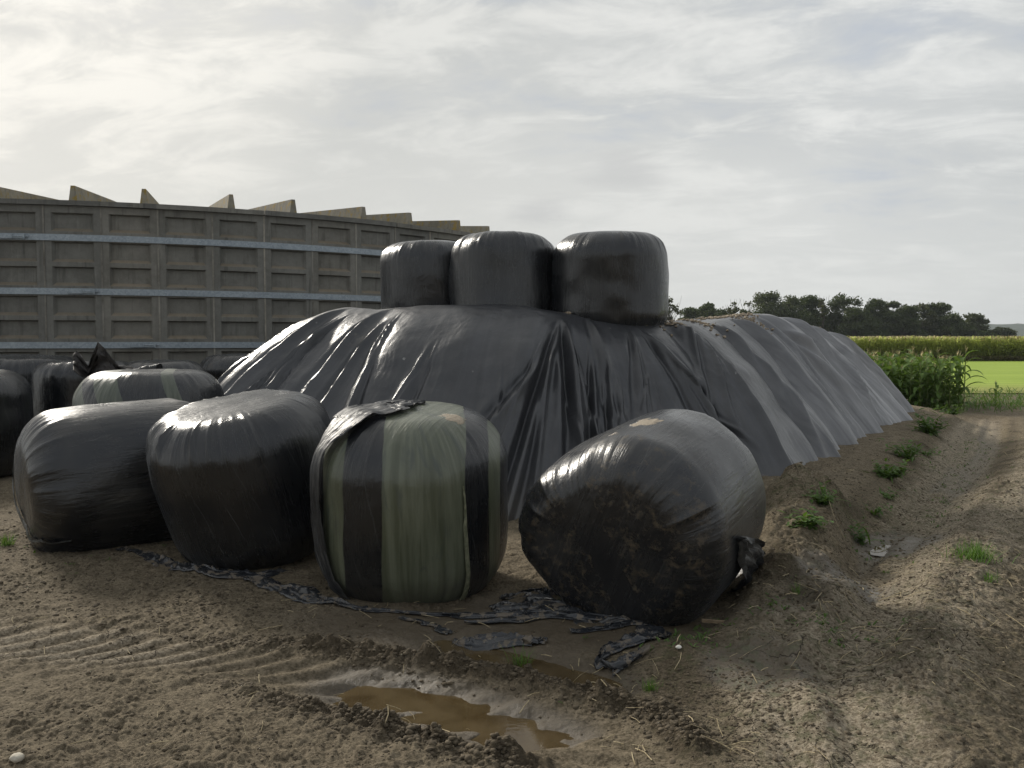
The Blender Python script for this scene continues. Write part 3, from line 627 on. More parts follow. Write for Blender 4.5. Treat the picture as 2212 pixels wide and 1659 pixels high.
sheet('film_roll', 'crinkled black roll of old film lying on the olive striped bale behind', 'film scrap', roll, M_crepe, 90, 40)

# ------------------------------------------------------------------ silage heap
def heap():
    NU, NV = 1500, 230
    D = np.array([[*c, *f] for c, f in ST]); Q = catmull(D, NU); cr, ft = Q[:, :3], Q[:, 3:5]
    per = np.concatenate([[0], np.cumsum(np.hypot(*np.diff(ft, axis=0).T))])          # metres along the foot
    v = np.linspace(0, 1, NV); U = per[:, None] + 0 * v; Vv = v[None, :] + 0 * U
    # rays drift sideways: folds fall aslant
    amp = sstep(.02, .55, Vv)
    skew = .45 * noise(U * .55, Vv * 1.1, seed=5)
    zf = -.10 + 0 * U; zc = cr[:, 2][:, None]
    prof = 1 - Vv ** 1.55
    lobe = noise(U * .85 + 4, Vv * .3, seed=61); lobe2 = noise(U * 2.1, Vv * .35 + 9, seed=62)
    x = cr[:, 0][:, None] * (1 - Vv) + ft[:, 0][:, None] * Vv; yv = cr[:, 1][:, None] * (1 - Vv) + ft[:, 1][:, None] * Vv
    z = zf + (zc - zf) * prof
    z = z + .035 * noise(U * .8, Vv * 0, seed=66) * (1 - Vv)
    G = np.stack([x, yv, z], -1); nrm = np.cross(np.gradient(G, axis=0), np.gradient(G, axis=1)); nrm /= np.linalg.norm(nrm, axis=2)[..., None] + 1e-9
    nrm *= np.sign(nrm[..., 2:3] + 1e-9)
    W = U + skew + .8 * noise(U * .28 + 3, Vv * .5, seed=15) + .10 * noise(U * 2.2, Vv * 2.5, seed=16)
    rear = sstep(1.5, 4.0, G[..., 0])
    W = W + .16 * fbm(x * 1.1, yv * 1.1, z * 1.4, seed=18, octv=3)
    def ridge(fr, vs, seed, p=3): return (1 - np.abs(noise(W * fr, Vv * vs + seed, seed=seed))) ** p * sstep(-.45, .35, noise(W * fr * .45 + 7, Vv * vs * 1.3, seed=seed + 40))
    disp = amp * (.07 * lobe * (1 - rear) + .035 * lobe2)
    def ufoot(p): return per[np.argmin(np.hypot(ft[:, 0] - p[0], ft[:, 1] - p[1]))]
    r = np.random.default_rng(12)
    def fold(u0, u1, v0, v1, wd, a, curve=0.0, side=1):
        c = u0 + (u1 - u0) * np.clip((Vv - v0) / max(v1 - v0, .05), 0, 1.3) + curve * np.sin(np.clip((Vv - v0) / (v1 - v0), 0, 1) * 3.14) + .04 * noise(Vv * 3 + u0 * 7, Vv * 0, seed=19)
        ws = wd * (.45 + .9 * np.clip((Vv - v0) / (1 - v0 + 1e-6), 0, 1)); q = (U - c) / ws * side; env = sstep(v0, v0 + .22, Vv) * (1 - sstep(v1 - .02, v1 + .12, Vv) * (v1 < .98))
        m = np.abs(q) < 5; o_ = np.zeros_like(q); qm = q[m]
        o_[m] = (np.exp(-np.abs(qm) ** 1.25) - .75 * np.exp(-((qm - 1.7) / .8) ** 2) - .25 * np.exp(-((qm + 2.2) / 1.3) ** 2)) * env[m]; return a * o_
    # pull points on the shoulder from which creases fan out: (foot point below it, spread, number, strength)
    for (p, spread, n, st_, vtop) in (((-4.5, 10.6), .55, 9, .9, .02), ((-3.6, 9.1), .6, 10, 1.0, .05), ((-2.3, 8.3), .75, 12, 1.1, .10), ((-1.2, 7.95), .8, 9, .8, .25), ((-.35, 7.8), .55, 5, .6, .35),
                                      ((.25, 7.78), .75, 12, 1.2, .10), ((1.2, 7.95), .45, 6, .7, .30), ((1.9, 8.1), .9, 12, 1.0, .06), ((3.0, 8.5), .7, 9, .9, .02), ((4.2, 10.3), .9, 9, .9, .0), ((5.3, 12.0), .9, 9, .9, .02), ((6.4, 13.6), .8, 8, .9, .0), ((7.4, 15.2), .7, 7, .9, .0)):
        uk = ufoot(p)
        for i_ in range(int(n * .8)):
            e_ = (r.random() - .5) * 2; w_ = .022 + .075 * r.random() ** 2; v0 = vtop + r.random() ** 1.5 * .35; v1 = 1.2 if r.random() < .6 else r.uniform(.55, .95)
            disp = disp + fold(uk + e_ * spread * .22, uk + e_ * spread, v0, v1, w_, st_ * w_ * r.uniform(.5, .95), r.normal(0, .07), r.choice([-1, 1]))
    # strong ridges running down to the tips of the hem on the right, sagging pockets between them
    for p, a_, w_, u_ in (((3.05, 8.35), .11, .22, -.25), ((3.9, 9.75), .13, .15, .1), ((4.7, 11.0), .15, .18, .2), ((5.5, 12.2), .13, .16, .1), ((6.25, 13.3), .15, .19, .15), ((7.0, 14.4), .13, .17, .1), ((7.8, 15.9), .13, .17, .1), ((1.25, 7.95), .05, .12, -.35), ((-2.9, 8.6), .08, .14, .3), ((-4.2, 9.7), .09, .16, .3)):
        uk = ufoot(p); disp = disp + fold(uk + u_, uk, .0, 1.2, w_, a_ * .8, r.normal(0, .05), -1)
    disp = disp + amp * (1 - .5 * rear) * (.010 * (ridge(6.5, 2.6, 82, 2) - .3) + .003 * (ridge(17, 3.6, 83, 2) - .3))
    disp = disp + .05 * amp * fbm(x * 1.0, yv * 1.0, z * 1.6, seed=88, octv=3) + .016 * fbm(x * 2.6, yv * 2.6, z * 2.6, seed=85, octv=3) + .0035 * fbm(x * 9, yv * 9, z * 9, seed=86, octv=3)
    # named folds: deep dark tucks between the striped and the muddy bale
    for (pa, pb, wd, dp, v0) in ((XY(1215, 700, 1.85), None, .05, .0, .1),): pass
    def tuck(foot_xy, drift, wdt, dep, v0, v1):
        k = np.argmin(np.hypot(ft[:, 0] - foot_xy[0], ft[:, 1] - foot_xy[1])); c = per[k] + drift * (1 - Vv)
        s = sstep(v0, v0 + .35, Vv) ** 1.3 * (1 - sstep(v1 - .1, v1, Vv) * .6); q = (U - c) / wdt
        return s * dep * (-np.exp(-q ** 2) + .7 * np.exp(-(q - 1.9) ** 2) + .5 * np.exp(-(q + 2.1) ** 2))
    def tuck(foot_xy, drift, wdt, dep, v0, v1):
        c = ufoot(foot_xy) + drift * (1 - Vv); return sstep(v0, v0 + .35, Vv) ** 1.3 * dep * (-np.exp(-((U - c) / wdt) ** 2) + .6 * np.exp(-((U - c) / wdt - 1.9) ** 2))
    disp = disp + tuck((-.15, 7.75), .45, .05, .10, .08, 1.2) + tuck((.75, 7.85), .15, .035, .07, .25, 1.1) + tuck((.95, 7.88), .2, .025, .06, .3, 1.1)
    G = G + nrm * disp[..., None]
    # lobes of the hem reach out on to the berm
    hem = sstep(.55, 1, Vv) * .20 * np.abs(noise(U * 1.25 + 1, Vv * 0, seed=64)); dirx = ft[:, 0] - cr[:, 0]; diry = ft[:, 1] - cr[:, 1]; dl = np.hypot(dirx, diry)
    G[..., 0] += (dirx / dl)[:, None] * hem; G[..., 1] += (diry / dl)[:, None] * hem
    # plateau, from the crest inwards to the spine
    a, b = np.array([-.2, 12.0]), np.array([4.4, 16.2]); ab = b - a
    tt = np.clip(((cr[:, :2] - a) @ ab) / (ab @ ab), 0, 1); spn = a + tt[:, None] * ab
    NI = 26; w_ = np.linspace(1, 0, NI, endpoint=False)[:, None]; inner_ = []
    e0 = G[:, 0, :]
    for q in w_.ravel():
        xy = e0[:, :2] * (1 - q) + spn * q; zi = e0[:, 2] * (1 - q) + (e0[:, 2] * .0 + np.interp(tt, [0, .35, .7, 1], [1.80, 1.86, 1.98, 1.82])) * q
        zi = zi + .03 * (1 - q) * q * 4 * fbm(xy[:, 0] * 1.5, xy[:, 1] * 1.5, seed=90)
        inner_.append(np.column_stack([xy, zi]))
    allr = np.concatenate([np.stack(inner_, 1), G], 1); nc = allr.shape[1]
    allr = np.concatenate([allr, allr[:1]], 0)
    vv = np.concatenate([-1.2 * w_.ravel(), v * 2.6]); uv = np.stack([np.repeat(np.append(per, per[-1] + .1)[:, None], nc, 1).ravel(), np.repeat(vv[None], NU + 1, 0).ravel()], -1)
    base = np.array([0, 12, 0]); me = mesh_np('film_cover', allr.reshape(-1, 3) - base, grid_faces(NU + 1, nc), uv)
    return me, base
def cover_mat():
    m, t = new_mat('silage_film'); c = t.n('ShaderNodeTexCoord'); uv = c.outputs['UV']; ob = c.outputs['Object']
    sp = t.n('ShaderNodeSeparateXYZ', {0: ob})
    st = t.noise(t.scale(uv, (26, 2.0, 1)), 1, 6, .62, .4); st2 = t.noise(t.scale(uv, (7, 1.0, 1), (3, 1, 0)), 1, 5, .6, .8)
    cre = t.noise(ob, 6, 6, .62, 1.2); big = t.noise(ob, 1.1, 4, .6)
    aged_sheen = t.maprange(t.math('ADD', t.math('ADD', sp.outputs[0], t.math('MULTIPLY', sp.outputs[1], .25)), t.math('MULTIPLY', big, 1.0)), 1.6, 6.6)   # rear length: older, bleached sheet, with sky reflection put into its colour
    col = t.mix(t.maprange(t.math('ADD', t.math('MULTIPLY', st2, .5), t.math('MULTIPLY', big, .5)), .38, .68), (.027, .028, .031), (.052, .053, .057))
    aged_sheen_c = t.mix(t.maprange(st2, .3, .7), (.14, .141, .146), (.28, .28, .285))
    col = t.mix(aged_sheen, col, aged_sheen_c)
    mud = t.math('MULTIPLY', t.maprange(t.noise(ob, 1.4, 7, .7, .5), .60, .72), t.maprange(t.math('ADD', sp.outputs[2], 0), 1.5, 1.75))
    col = t.mix(t.math('MULTIPLY', mud, .5), col, (.24, .21, .16))
    sc_ = t.math('MULTIPLY', t.maprange(t.n('ShaderNodeTexVoronoi', {'Vector': ob, 'Scale': 2.6}).outputs['Distance'], .035, .06, 1, 0), t.maprange(t.noise(ob, 30, 4, .7), .45, .6))
    col = t.mix(t.math('MULTIPLY', sc_, .7), col, (.26, .255, .24))
    foot = t.math('MULTIPLY', t.maprange(t.math('ADD', sp.outputs[2], t.math('MULTIPLY', cre, .25)), .2, .55, 1, 0), .4)
    col = t.mix(foot, col, (.07, .06, .045))
    rg = t.math('ADD', t.math('MULTIPLY_ADD', st, .12, .31), t.math('MULTIPLY', aged_sheen, .08))
    nm = bump(t, t.math('ADD', t.math('MULTIPLY', st, .22), t.math('MULTIPLY', cre, .7)), .4, .022)
    nm = bump(t, t.noise(ob, 30, 5, .65, .6), .3, .006, nm)
    out(t, principled(t, col, t.math('SUBTRACT', rg, .02), nm, .6)); return m
hm, hb_ = heap(); HP = empty('silage_heap', tuple(hb_)); setp(HP, 'long silage heap under a creased sheet of black plastic film, three bales on top', 'silage heap')
hc = link('film_cover', hm, cover_mat(), HP)

# soil and straw lying on the heap as ballast
rng = np.random.default_rng(7)
ICO_V = None
def crumbs(name, pts, sizes, mat, squash=.7, parent=None, seed=1):
    """irregular little lumps joined in one mesh"""
    r = np.random.default_rng(seed); t = (1 + 5 ** .5) / 2
    V0 = np.array([(-1, t, 0), (1, t, 0), (-1, -t, 0), (1, -t, 0), (0, -1, t), (0, 1, t), (0, -1, -t), (0, 1, -t), (t, 0, -1), (t, 0, 1), (-t, 0, -1), (-t, 0, 1)]) / 1.9
    F0 = np.array([(0, 11, 5), (0, 5, 1), (0, 1, 7), (0, 7, 10), (0, 10, 11), (1, 5, 9), (5, 11, 4), (11, 10, 2), (10, 7, 6), (7, 1, 8), (3, 9, 4), (3, 4, 2), (3, 2, 6), (3, 6, 8), (3, 8, 9), (4, 9, 5), (2, 4, 11), (6, 2, 10), (8, 6, 7), (9, 8, 1)])
    n = len(pts); pts = np.asarray(pts, float); sz = np.asarray(sizes)[:, None, None]
    V = V0[None] * (1 + .45 * (r.random((n, 12, 1)) - .5)) * (1 + .5 * (r.random((n, 1, 3)) - .5)) * sz; V[..., 2] *= squash
    an = r.random(n) * 6.28; c, s = np.cos(an)[:, None], np.sin(an)[:, None]; X = V[..., 0] * c - V[..., 1] * s; Y = V[..., 0] * s + V[..., 1] * c
    V = np.stack([X, Y, V[..., 2]], -1) + pts[:, None]; F = (F0[None] + (np.arange(n) * 12)[:, None, None]).reshape(-1, 3)
    return link(name, mesh_np(name, V.reshape(-1, 3), F), mat, parent, smooth=False)
M_clod = simple_mat('clod_soil', (.045, .035, .023), (.14, .112, .075), .95, 30, .01)
M_sand = simple_mat('ballast_soil', (.17, .13, .09), (.38, .32, .24), .95, 25, .01)
dg = bpy.context.evaluated_depsgraph_get(); dg.update()
def drop(x, y, z0=4.0, objs=None):
    best = None
    for o in objs or [hc]:
        mi = o.matrix_world.inverted(); ok, l, n, i = o.ray_cast(mi @ Vector((x, y, z0)), (mi.to_3x3() @ Vector((0, 0, -1))))
        if ok:
            p = o.matrix_world @ l
            if best is None or p.z > best: best = p.z
    return best
pts = []; szs = []
for (cx, cy, sx, sy, n) in ((2.25, 10.9, .35, .5, 330), (3.2, 12.3, .4, .5, 420), (1.15, 9.75, .55, .10, 130), (4.9, 14.6, .4, .4, 60), (1.7, 9.95, .4, .12, 120)):
    k = 0
    for _ in range(n):
        a = rng.normal(0, .5, 2); x, y = cx + a[0] * sx, cy + a[1] * sy; z = drop(x, y)
        if z is None or z < 1.5: continue
        pts.append((x, y, z + .008)); szs.append(rng.uniform(.008, .026) * (1 if rng.random() > .1 else 1.5))
bl = crumbs('ballast_soil', pts, szs, M_sand, .6, seed=3); setp(bl, 'pale soil and straw crumbs lying along the ridge of the plastic heap', 'soil', kind='stuff')

# ------------------------------------------------------------------ concrete tank
TC = Vector((-10.3, 26.1, 0)); TR = 11.7; NCOL = 80; DA = R(4.5); A0 = R(15.4)
ZT = 4.0; BANDS = [1.585, 2.52, 3.45]
TK = empty('concrete_tank', tuple(TC)); setp(TK, 'round precast concrete tank with coffered panels and three galvanised steel bands', 'tank')
def panel_mesh():
    """one coffered column, local x across, y outwards negative (towards the viewer), z up"""
    hw = TR * math.tan(DA / 2) - .004; mb = MB(); pil = .115
    zs = [-.2, .12, .56, .64] ; rows = []
    # coffers between consecutive rails
    co = [(.10, .60), (.72, 1.47), (1.70, 2.02), (2.10, 2.44), (2.62, 2.95), (3.03, 3.38), (3.56, 3.88)]
    y0 = 0; dep = .075; ch = .045
    x0, x1 = -hw + pil, hw - pil; prev = -.2
    for a, b in co:
        mb.add([(-hw, y0, prev), (hw, y0, prev), (hw, y0, a), (-hw, y0, a)], [(0, 1, 2, 3)])
        mb.add([(-hw, y0, a), (x0, y0, a), (x0, y0, b), (-hw, y0, b)], [(0, 1, 2, 3)]); mb.add([(x1, y0, a), (hw, y0, a), (hw, y0, b), (x1, y0, b)], [(0, 1, 2, 3)])
        q = [(x0, y0, a), (x1, y0, a), (x1, y0, b), (x0, y0, b)]; p = [(x0 + ch, y0 + dep, a + ch * 1.3), (x1 - ch, y0 + dep, a + ch * 1.3), (x1 - ch, y0 + dep, b - ch * .5), (x0 + ch, y0 + dep, b - ch * .5)]
        mb.add(q + p, [(0, 1, 5, 4), (1, 2, 6, 5), (2, 3, 7, 6), (3, 0, 4, 7), (4, 5, 6, 7)]); prev = b
    mb.add([(-hw, y0, prev), (hw, y0, prev), (hw, y0, ZT), (-hw, y0, ZT)], [(0, 1, 2, 3)])
    # raised joint nib and the panel's sides/back
    mb.box((-hw, .0015, -.2), (-hw + .002, .16, ZT)); mb.box((hw - .002, .0015, -.2), (hw, .16, ZT))
    mb.add([(-hw, .16, -.2), (hw, .16, -.2), (hw, .16, ZT), (-hw, .16, ZT)], [(3, 2, 1, 0)])
    me = bpy.data.meshes.new('wall_panel'); me.from_pydata(mb.v, [], mb.f); me.update(); me.materials.append(M_conc); return me
pm = panel_mesh()
nibm = MB(); nibm.box((-.014, -.010, -.2), (.014, .02, ZT - .002))
nib = bpy.data.meshes.new('joint'); nib.from_pydata(nibm.v, [], nibm.f); nib.update(); nib.materials.append(concrete_mat('joint_mortar', 0, ((.13, .12, .10), (.34, .32, .28))))
def on_tank(ang, r=TR): return Vector((math.sin(ang) * r, -math.cos(ang) * r, 0))
for k in range(NCOL):
    a = A0 + DA * (k + .5); o = bpy.data.objects.new('wall_panel', pm); sc.collection.objects.link(o); o.parent = TK
    o.location = on_tank(a, TR * math.cos(DA / 2) + .0); o.rotation_euler = (0, 0, a)
    if -30 < math.degrees(A0 + DA * k) % 360 < 75 or math.degrees(A0 + DA * k) % 360 > 330:
        j = bpy.data.objects.new('joint', nib); sc.collection.objects.link(j); j.parent = o; j.location = (-(TR * math.tan(DA / 2)), 0, 0); j.rotation_euler = (0, 0, -DA / 2)
def ring(name, r0, r1, z0, z1, a0, a1, n, mat, droop=None):
    A = np.linspace(a0, a1, n + 1); V = []
    for a in A:
        for r, z in ((r1, z0), (r1, z1), (r0, z1), (r0, z0)): p = on_tank(a, r); V.append((p.x, p.y, z))
    F = []
    for i in range(n):
        for q in range(4): F.append((i * 4 + q, (i + 1) * 4 + q, (i + 1) * 4 + (q + 1) % 4, i * 4 + (q + 1) % 4))
    F += [(3, 2, 1, 0), tuple(n * 4 + q for q in range(4))]
    me = bpy.data.meshes.new(name); me.from_pydata(V, [], F); me.update(); return link(name, me, mat, TK, smooth=False)
for k in range(27):
    a = A0 + R(13.5) * k; ring('coping', TR - .20, TR + .07, ZT + .002, ZT + .085 + .006 * (k % 2), a + R(.06), a + R(13.44), 6, M_conc)
for i, z in enumerate(BANDS):
    ring('steel_band', TR + .018, TR + .030, z - .055, z + .055, 0, 2 * math.pi - .0001, 160, M_galv)
for ang, z in ((R(8.6), BANDS[2]), (R(13.9), BANDS[1]), (R(18.6), BANDS[0]), (R(40 + 90), BANDS[1])):
    mb = MB()
    M_ = Matrix.Translation(on_tank(ang, TR + .045) + Vector((0, 0, z))) @ Matrix.Rotation(ang, 4, 'Z')
    mb.box((-.21, -.045, -.038), (.0, -.012, .038), M_); mb.box((.0, -.035, -.03), (.17, -.012, .022), M_)
    mb.tube([M_ @ Vector((-.25, -.03, 0)), M_ @ Vector((.25, -.03, 0))], .014, 8); mb.box((.17, -.05, -.04), (.20, -.01, .04), M_); mb.box((-.24, -.05, -.035), (-.215, -.01, .035), M_)
    mb.build('band_clamp', M_galv, TK)
# roof deck with radial ribs rising inwards
def rib(ang, hgt=.36):
    mb = []; L = 7.0; sec = lambda s: [(-.18, 0), (-.075, .06), (-.034, hgt), (.034, hgt), (.075, .06), (.18, 0)]
    V = []; F = []; ns = 10
    for i in range(ns + 1):
        s = i / ns * L; lift = .07 * s
        for (x, z) in sec(s):
            V.append((x, s + .38, z + lift + ZT + .05))
    for i in range(ns):
        for q in range(5): F.append((i * 6 + q, i * 6 + q + 1, (i + 1) * 6 + q + 1, (i + 1) * 6 + q))
    F.append(tuple(range(5, -1, -1))); F.append(tuple(ns * 6 + q for q in range(6)))
    me = bpy.data.meshes.new('roof_rib'); me.from_pydata(V, [], F); me.update(); o = link('roof_rib', me, M_rib, TK, smooth=False)
    o.location = on_tank(ang, TR + .02); o.rotation_euler = (0, 0, ang); return o
for k in range(-2, 25):
    rib(A0 + R(13.5 * k + 3.3), .36); rib(A0 + R(13.5 * k + 10.9), .36)
V = [(0, 0, ZT + .5)]; n = 80
for i in range(n): p = on_tank(i * 2 * math.pi / n, TR - .05); V.append((p.x, p.y, ZT + .03))
me = bpy.data.meshes.new('roof_deck'); me.from_pydata(V, [], [(0, 1 + i, 1 + (i + 1) % n) for i in range(n)]); me.update(); link('roof_deck', me, M_conc, TK, False)

# ------------------------------------------------------------------ torn film lying on the mud
M_scrap = film_mat('muddy_scrap_film', base=(.014, .016, .020), rough=.22, dust=.25, dust_col=(.12, .11, .09), streak=(12, 4), lines=.3, splash=.8)
def ribbon(label, path, seed=0, crump=.03, nu=150, nw=26, mat=None, folds=3, mud=0, name='plastic_scrap'):
    crump *= .6; mud *= .6
    """path: list of (px, py, half width m, lift m) read off the photo, laid over the ground with creases"""
    A = np.array([[*XY(p[0], p[1], 0), p[2], p[3]] for p in path]); t = np.linspace(0, len(A) - 1, nu); i = np.clip(t.astype(int), 0, len(A) - 2); f = (t - i)[:, None]
    C = A[i] * (1 - f) + A[i + 1] * f; k = np.ones(9) / 9
    for q in range(2): C[:, q] = np.convolve(np.pad(C[:, q], 4, 'edge'), k, 'valid')
    d = np.gradient(C[:, :2], axis=0); d /= np.linalg.norm(d, axis=1)[:, None] + 1e-9; s = np.stack([-d[:, 1], d[:, 0]], -1)
    ww = np.linspace(-1, 1, nw); Q, Tt = np.meshgrid(ww, t)
    edge = 1 + .45 * noise(Tt * 1.7, np.sign(Q) * 3 + 0 * Tt, seed=seed)
    sq = Q * (1 - .25 * np.abs(np.sin(Q * folds * 1.5 + Tt)))
    x = C[:, 0][:, None] + s[:, 0][:, None] * sq * C[:, 2][:, None] * edge; y_ = C[:, 1][:, None] + s[:, 1][:, None] * sq * C[:, 2][:, None] * edge
    x = x + .02 * noise(Tt * 2.1, Q * 2, seed=seed + 3); y_ = y_ + .02 * noise(Tt * 2.3, Q * 2, seed=seed + 4)
    h = ground_h(x.ravel(), y_.ravel())[0].reshape(x.shape)
    wv = crump * (1 - np.abs(noise(Tt * .6 + Q * .5, Q * folds * 1.1, seed=seed + 6))) ** 4 * 1.2 + .16 * crump * fbm(Tt * 2, Q * 4, seed=seed + 7, octv=3)
    z = h + .006 + .45 * C[:, 3][:, None] * (1 - Q ** 2) + np.maximum(wv, 0) * (1 - .7 * Q ** 4)
    if mud: z = z - mud * sstep(.0, .5, fbm(x * 4, y_ * 4, seed=seed + 9))      # partly sunk in the soil
    P = np.stack([x, y_, z], -1).reshape(-1, 3); c = P.mean(0)
    uv = np.stack([Q.ravel() * .15, Tt.ravel() * .3], -1); F = grid_faces(nu, nw)
    me = mesh_np(name, P - c, F, uv); o = link(name, me, mat or M_scrap); o.location = c
    md = o.modifiers.new('thickness', 'SOLIDIFY'); md.thickness = .001
    return setp(o, label, 'plastic scrap', 'torn pieces of film in the mud')
ribbon('grey torn film strip in the mud at the foot of the clean black bale', [(255, 1190, .02, 0), (330, 1212, .06, .01), (400, 1236, .10, .02), (480, 1250, .09, .02), (560, 1252, .07, .01), (640, 1236, .03, 0)], 1, .03, mud=.03)
ribbon('crumpled torn film strip in the mud left of the striped bale', [(535, 1258, .04, .0), (590, 1276, .08, .02), (660, 1296, .10, .02), (735, 1310, .07, .01), (790, 1324, .012, 0)], 2, .035, mud=.03)
ribbon('thin twisted film strand running before the striped bale', [(770, 1322, .008, .006), (860, 1328, .010, .008), (960, 1330, .016, .008), (1040, 1334, .05, .015), (1120, 1326, .09, .02), (1220, 1320, .05, .01)], 3, .02)
ribbon('wide black film sheet half buried in mud between the striped and the muddy bale', [(1060, 1318, .05, .01), (1140, 1304, .18, .03), (1220, 1312, .20, .035), (1310, 1338, .16, .03), (1400, 1352, .10, .02), (1460, 1345, .05, .02)], 4, .05, nw=40, mud=.06, folds=4)
ribbon('upper flap of black film touching the muddy bale on its left', [(1080, 1290, .03, 0), (1150, 1274, .09, .02), (1230, 1290, .10, .02), (1320, 1330, .07, .02)], 9, .05, nw=34, mud=.05)
ribbon('long pointed film tongue below the wide sheet', [(1005, 1352, .01, 0), (1100, 1342, .03, .02), (1200, 1334, .045, .03), (1300, 1340, .04, .03), (1380, 1350, .02, .01)], 10, .03)
ribbon('thin muddy film sliver lying on wet mud, nearest the striped bale', [(862, 1336, .01, .004), (905, 1348, .02, .008), (940, 1362, .04, .012), (975, 1370, .015, .004)], 5, .015, 80, 14)
ribbon('folded black film piece at the edge of the narrow brown puddle', [(978, 1386, .012, .004), (1030, 1393, .07, .03), (1090, 1392, .085, .05), (1150, 1392, .06, .03), (1180, 1396, .01, 0)], 6, .045, 120, 30)
ribbon('loose curled film loop lying below the muddy bale', [(1425, 1390, .05, .02), (1360, 1408, .08, .05), (1300, 1420, .05, .04), (1290, 1442, .03, .02), (1340, 1455, .03, .02), (1400, 1440, .02, .01)], 7, .05, 140, 26)
ribbon('small pointed black film tip right of the curled loop', [(1322, 1462, .012, .006), (1350, 1445, .04, .03), (1380, 1434, .02, .01)], 8, .03, 60, 20)
ribbon('square greyish film flap on the dry mud hump', [(1372, 1368, .05, .02), (1405, 1378, .10, .03), (1445, 1398, .03, .01)], 12, .03, 60, 26)
ribbon('thin film sliver pointing left beside the muddy bale', [(1230, 1372, .008, .004), (1310, 1364, .02, .01), (1370, 1352, .04, .02), (1430, 1344, .04, .03), (1500, 1325, .05, .03)], 13, .03, 90, 18)
# torn sleeve hanging from the muddy bale
flap(B4, S4, [(R(362), .60, .02, .01), (R(352), .54, .09, .03), (R(340), .45, .15, .045), (R(326), .38, .19, .06), (R(312), .32, .18, .06), (R(298), .28, .11, .04)], M_crepe, seed=25, crinkle=.035, nu=110)

# ------------------------------------------------------------------ clods, straw, stones
def scatter_along(pts, n, spread, smin, smax, lift=0):
    P = np.array(pts); seg = rng.integers(0, len(P) - 1, n); f = rng.random(n); q = P[seg] * (1 - f)[:, None] + P[seg + 1] * f[:, None] + rng.normal(0, spread, (n, 2))
    n2 = int(n * .75); return q[:n2], .8 * smin * (.85 * smax / smin) ** (rng.random(n2) ** 2.6)
qs = []; zs_ = []
for a in (scatter_along(RID1[:], 2600, .065, .006, .026), scatter_along(RID2[1:], 2600, .065, .006, .028),
          scatter_along([(-3.6, 5.6), (-2.0, 5.2), (-1.2, 4.75)], 2600, .33, .006, .030), scatter_along([(-2.6, 3.6), (-1.2, 3.4), (0, 3.2)], 2200, .28, .005, .018),
          scatter_along([(1.25, 4.2), (2.0, 5.2), (2.6, 6.6), (3.9, 8.6), (6, 11.5)], 4200, .42, .006, .026), scatter_along(BANK[1:6], 3800, .32, .005, .022),
          scatter_along([(.5, 3.9), (1.2, 3.6), (.9, 3.2)], 1800, .2, .005, .02), scatter_along(TRACK, 1500, .35, .005, .03), scatter_along([(-4.5, 7.2), (-3, 6.0)], 700, .4, .008, .03)):
    qs.append(a[0]); zs_.append(a[1])
q = np.concatenate(qs); s_ = np.concatenate(zs_)
d5_, _, p5_ = poly_dist(q[:, 0], q[:, 1], RUT); keep = ~((d5_ < .17) & (p5_ > 2.0)) ; q, s_ = q[keep], s_[keep]
hz = ground_h(q[:, 0], q[:, 1])[0]
setp(crumbs('soil_clods', np.column_stack([q, hz - s_ * .05]), s_, M_clod, .6, seed=9), 'brown crumbly soil clods strewn over the wheel ruts and banks', 'soil clods', kind='stuff')
def sticks(name, n, mat, areas, lmin, lmax, wd, label, cat):
    V = []; F = []; r = np.random.default_rng(31)
    for _ in range(n):
        (x0, x1, y0, y1) = areas[r.integers(len(areas))]; x, y_ = r.uniform(x0, x1), r.uniform(y0, y1); L = r.uniform(lmin, lmax) * (1 if r.random() < .8 else 1.8); a = r.random() * 3.14
        dx, dy = math.cos(a) * L / 2, math.sin(a) * L / 2; w_ = wd * r.uniform(.5, 1.4); z1, z2 = gz(x - dx, y_ - dy) + .012, gz(x + dx, y_ + dy) + .012 + (r.random() < .15) * L * .4
        b = len(V); nx, ny = -math.sin(a) * w_, math.cos(a) * w_
        for (px, py, pz) in ((x - dx, y_ - dy, z1), (x + r.normal(0, L * .06), y_ + r.normal(0, L * .06), (z1 + z2) / 2 + .003), (x + dx, y_ + dy, z2)):
            V += [(px - nx, py - ny, pz), (px + nx, py + ny, pz), (px, py, pz + w_ * 1.3)]
        for s in (0, 3):
            F += [(b + s, b + s + 1, b + s + 4, b + s + 3), (b + s + 1, b + s + 2, b + s + 5, b + s + 4), (b + s + 2, b + s, b + s + 3, b + s + 5)]
    return setp(link(name, mesh_np(name, V, F), mat, smooth=False), label, cat, kind='stuff')
M_straw = simple_mat('straw', (.22, .17, .09), (.50, .42, .27), .8, 40, 0)
sticks('straw_litter', 620, M_straw, [(.3, 2.4, 3.1, 4.4), (1.2, 3.2, 4.2, 6.2), (1.6, 3.4, 3.8, 5.5), (2, 5, 5.5, 9), (-3, 1, 3.2, 5.2), (6, 11, 9.5, 17)], .03, .09, .0020, 'broken maize straw littered over the mud on the right', 'straw')
def rock(name, label, cat, loc, s, mat, seed):
    me = bpy.data.meshes.new(name); import bmesh
    bm = bmesh.new(); bmesh.ops.create_icosphere(bm, subdivisions=3, radius=1)
    for v in bm.verts:
        p = v.co; k = 1 + .28 * float(fbm(np.array([p.x * 1.6 + seed]), np.array([p.y * 1.6]), np.array([p.z * 1.6]), seed=seed)[0]); v.co = Vector((p.x * s[0], p.y * s[1], p.z * s[2])) * k
    bm.to_mesh(me); bm.free(); o = link(name, me, mat); o.location = loc; return setp(o, label, cat)
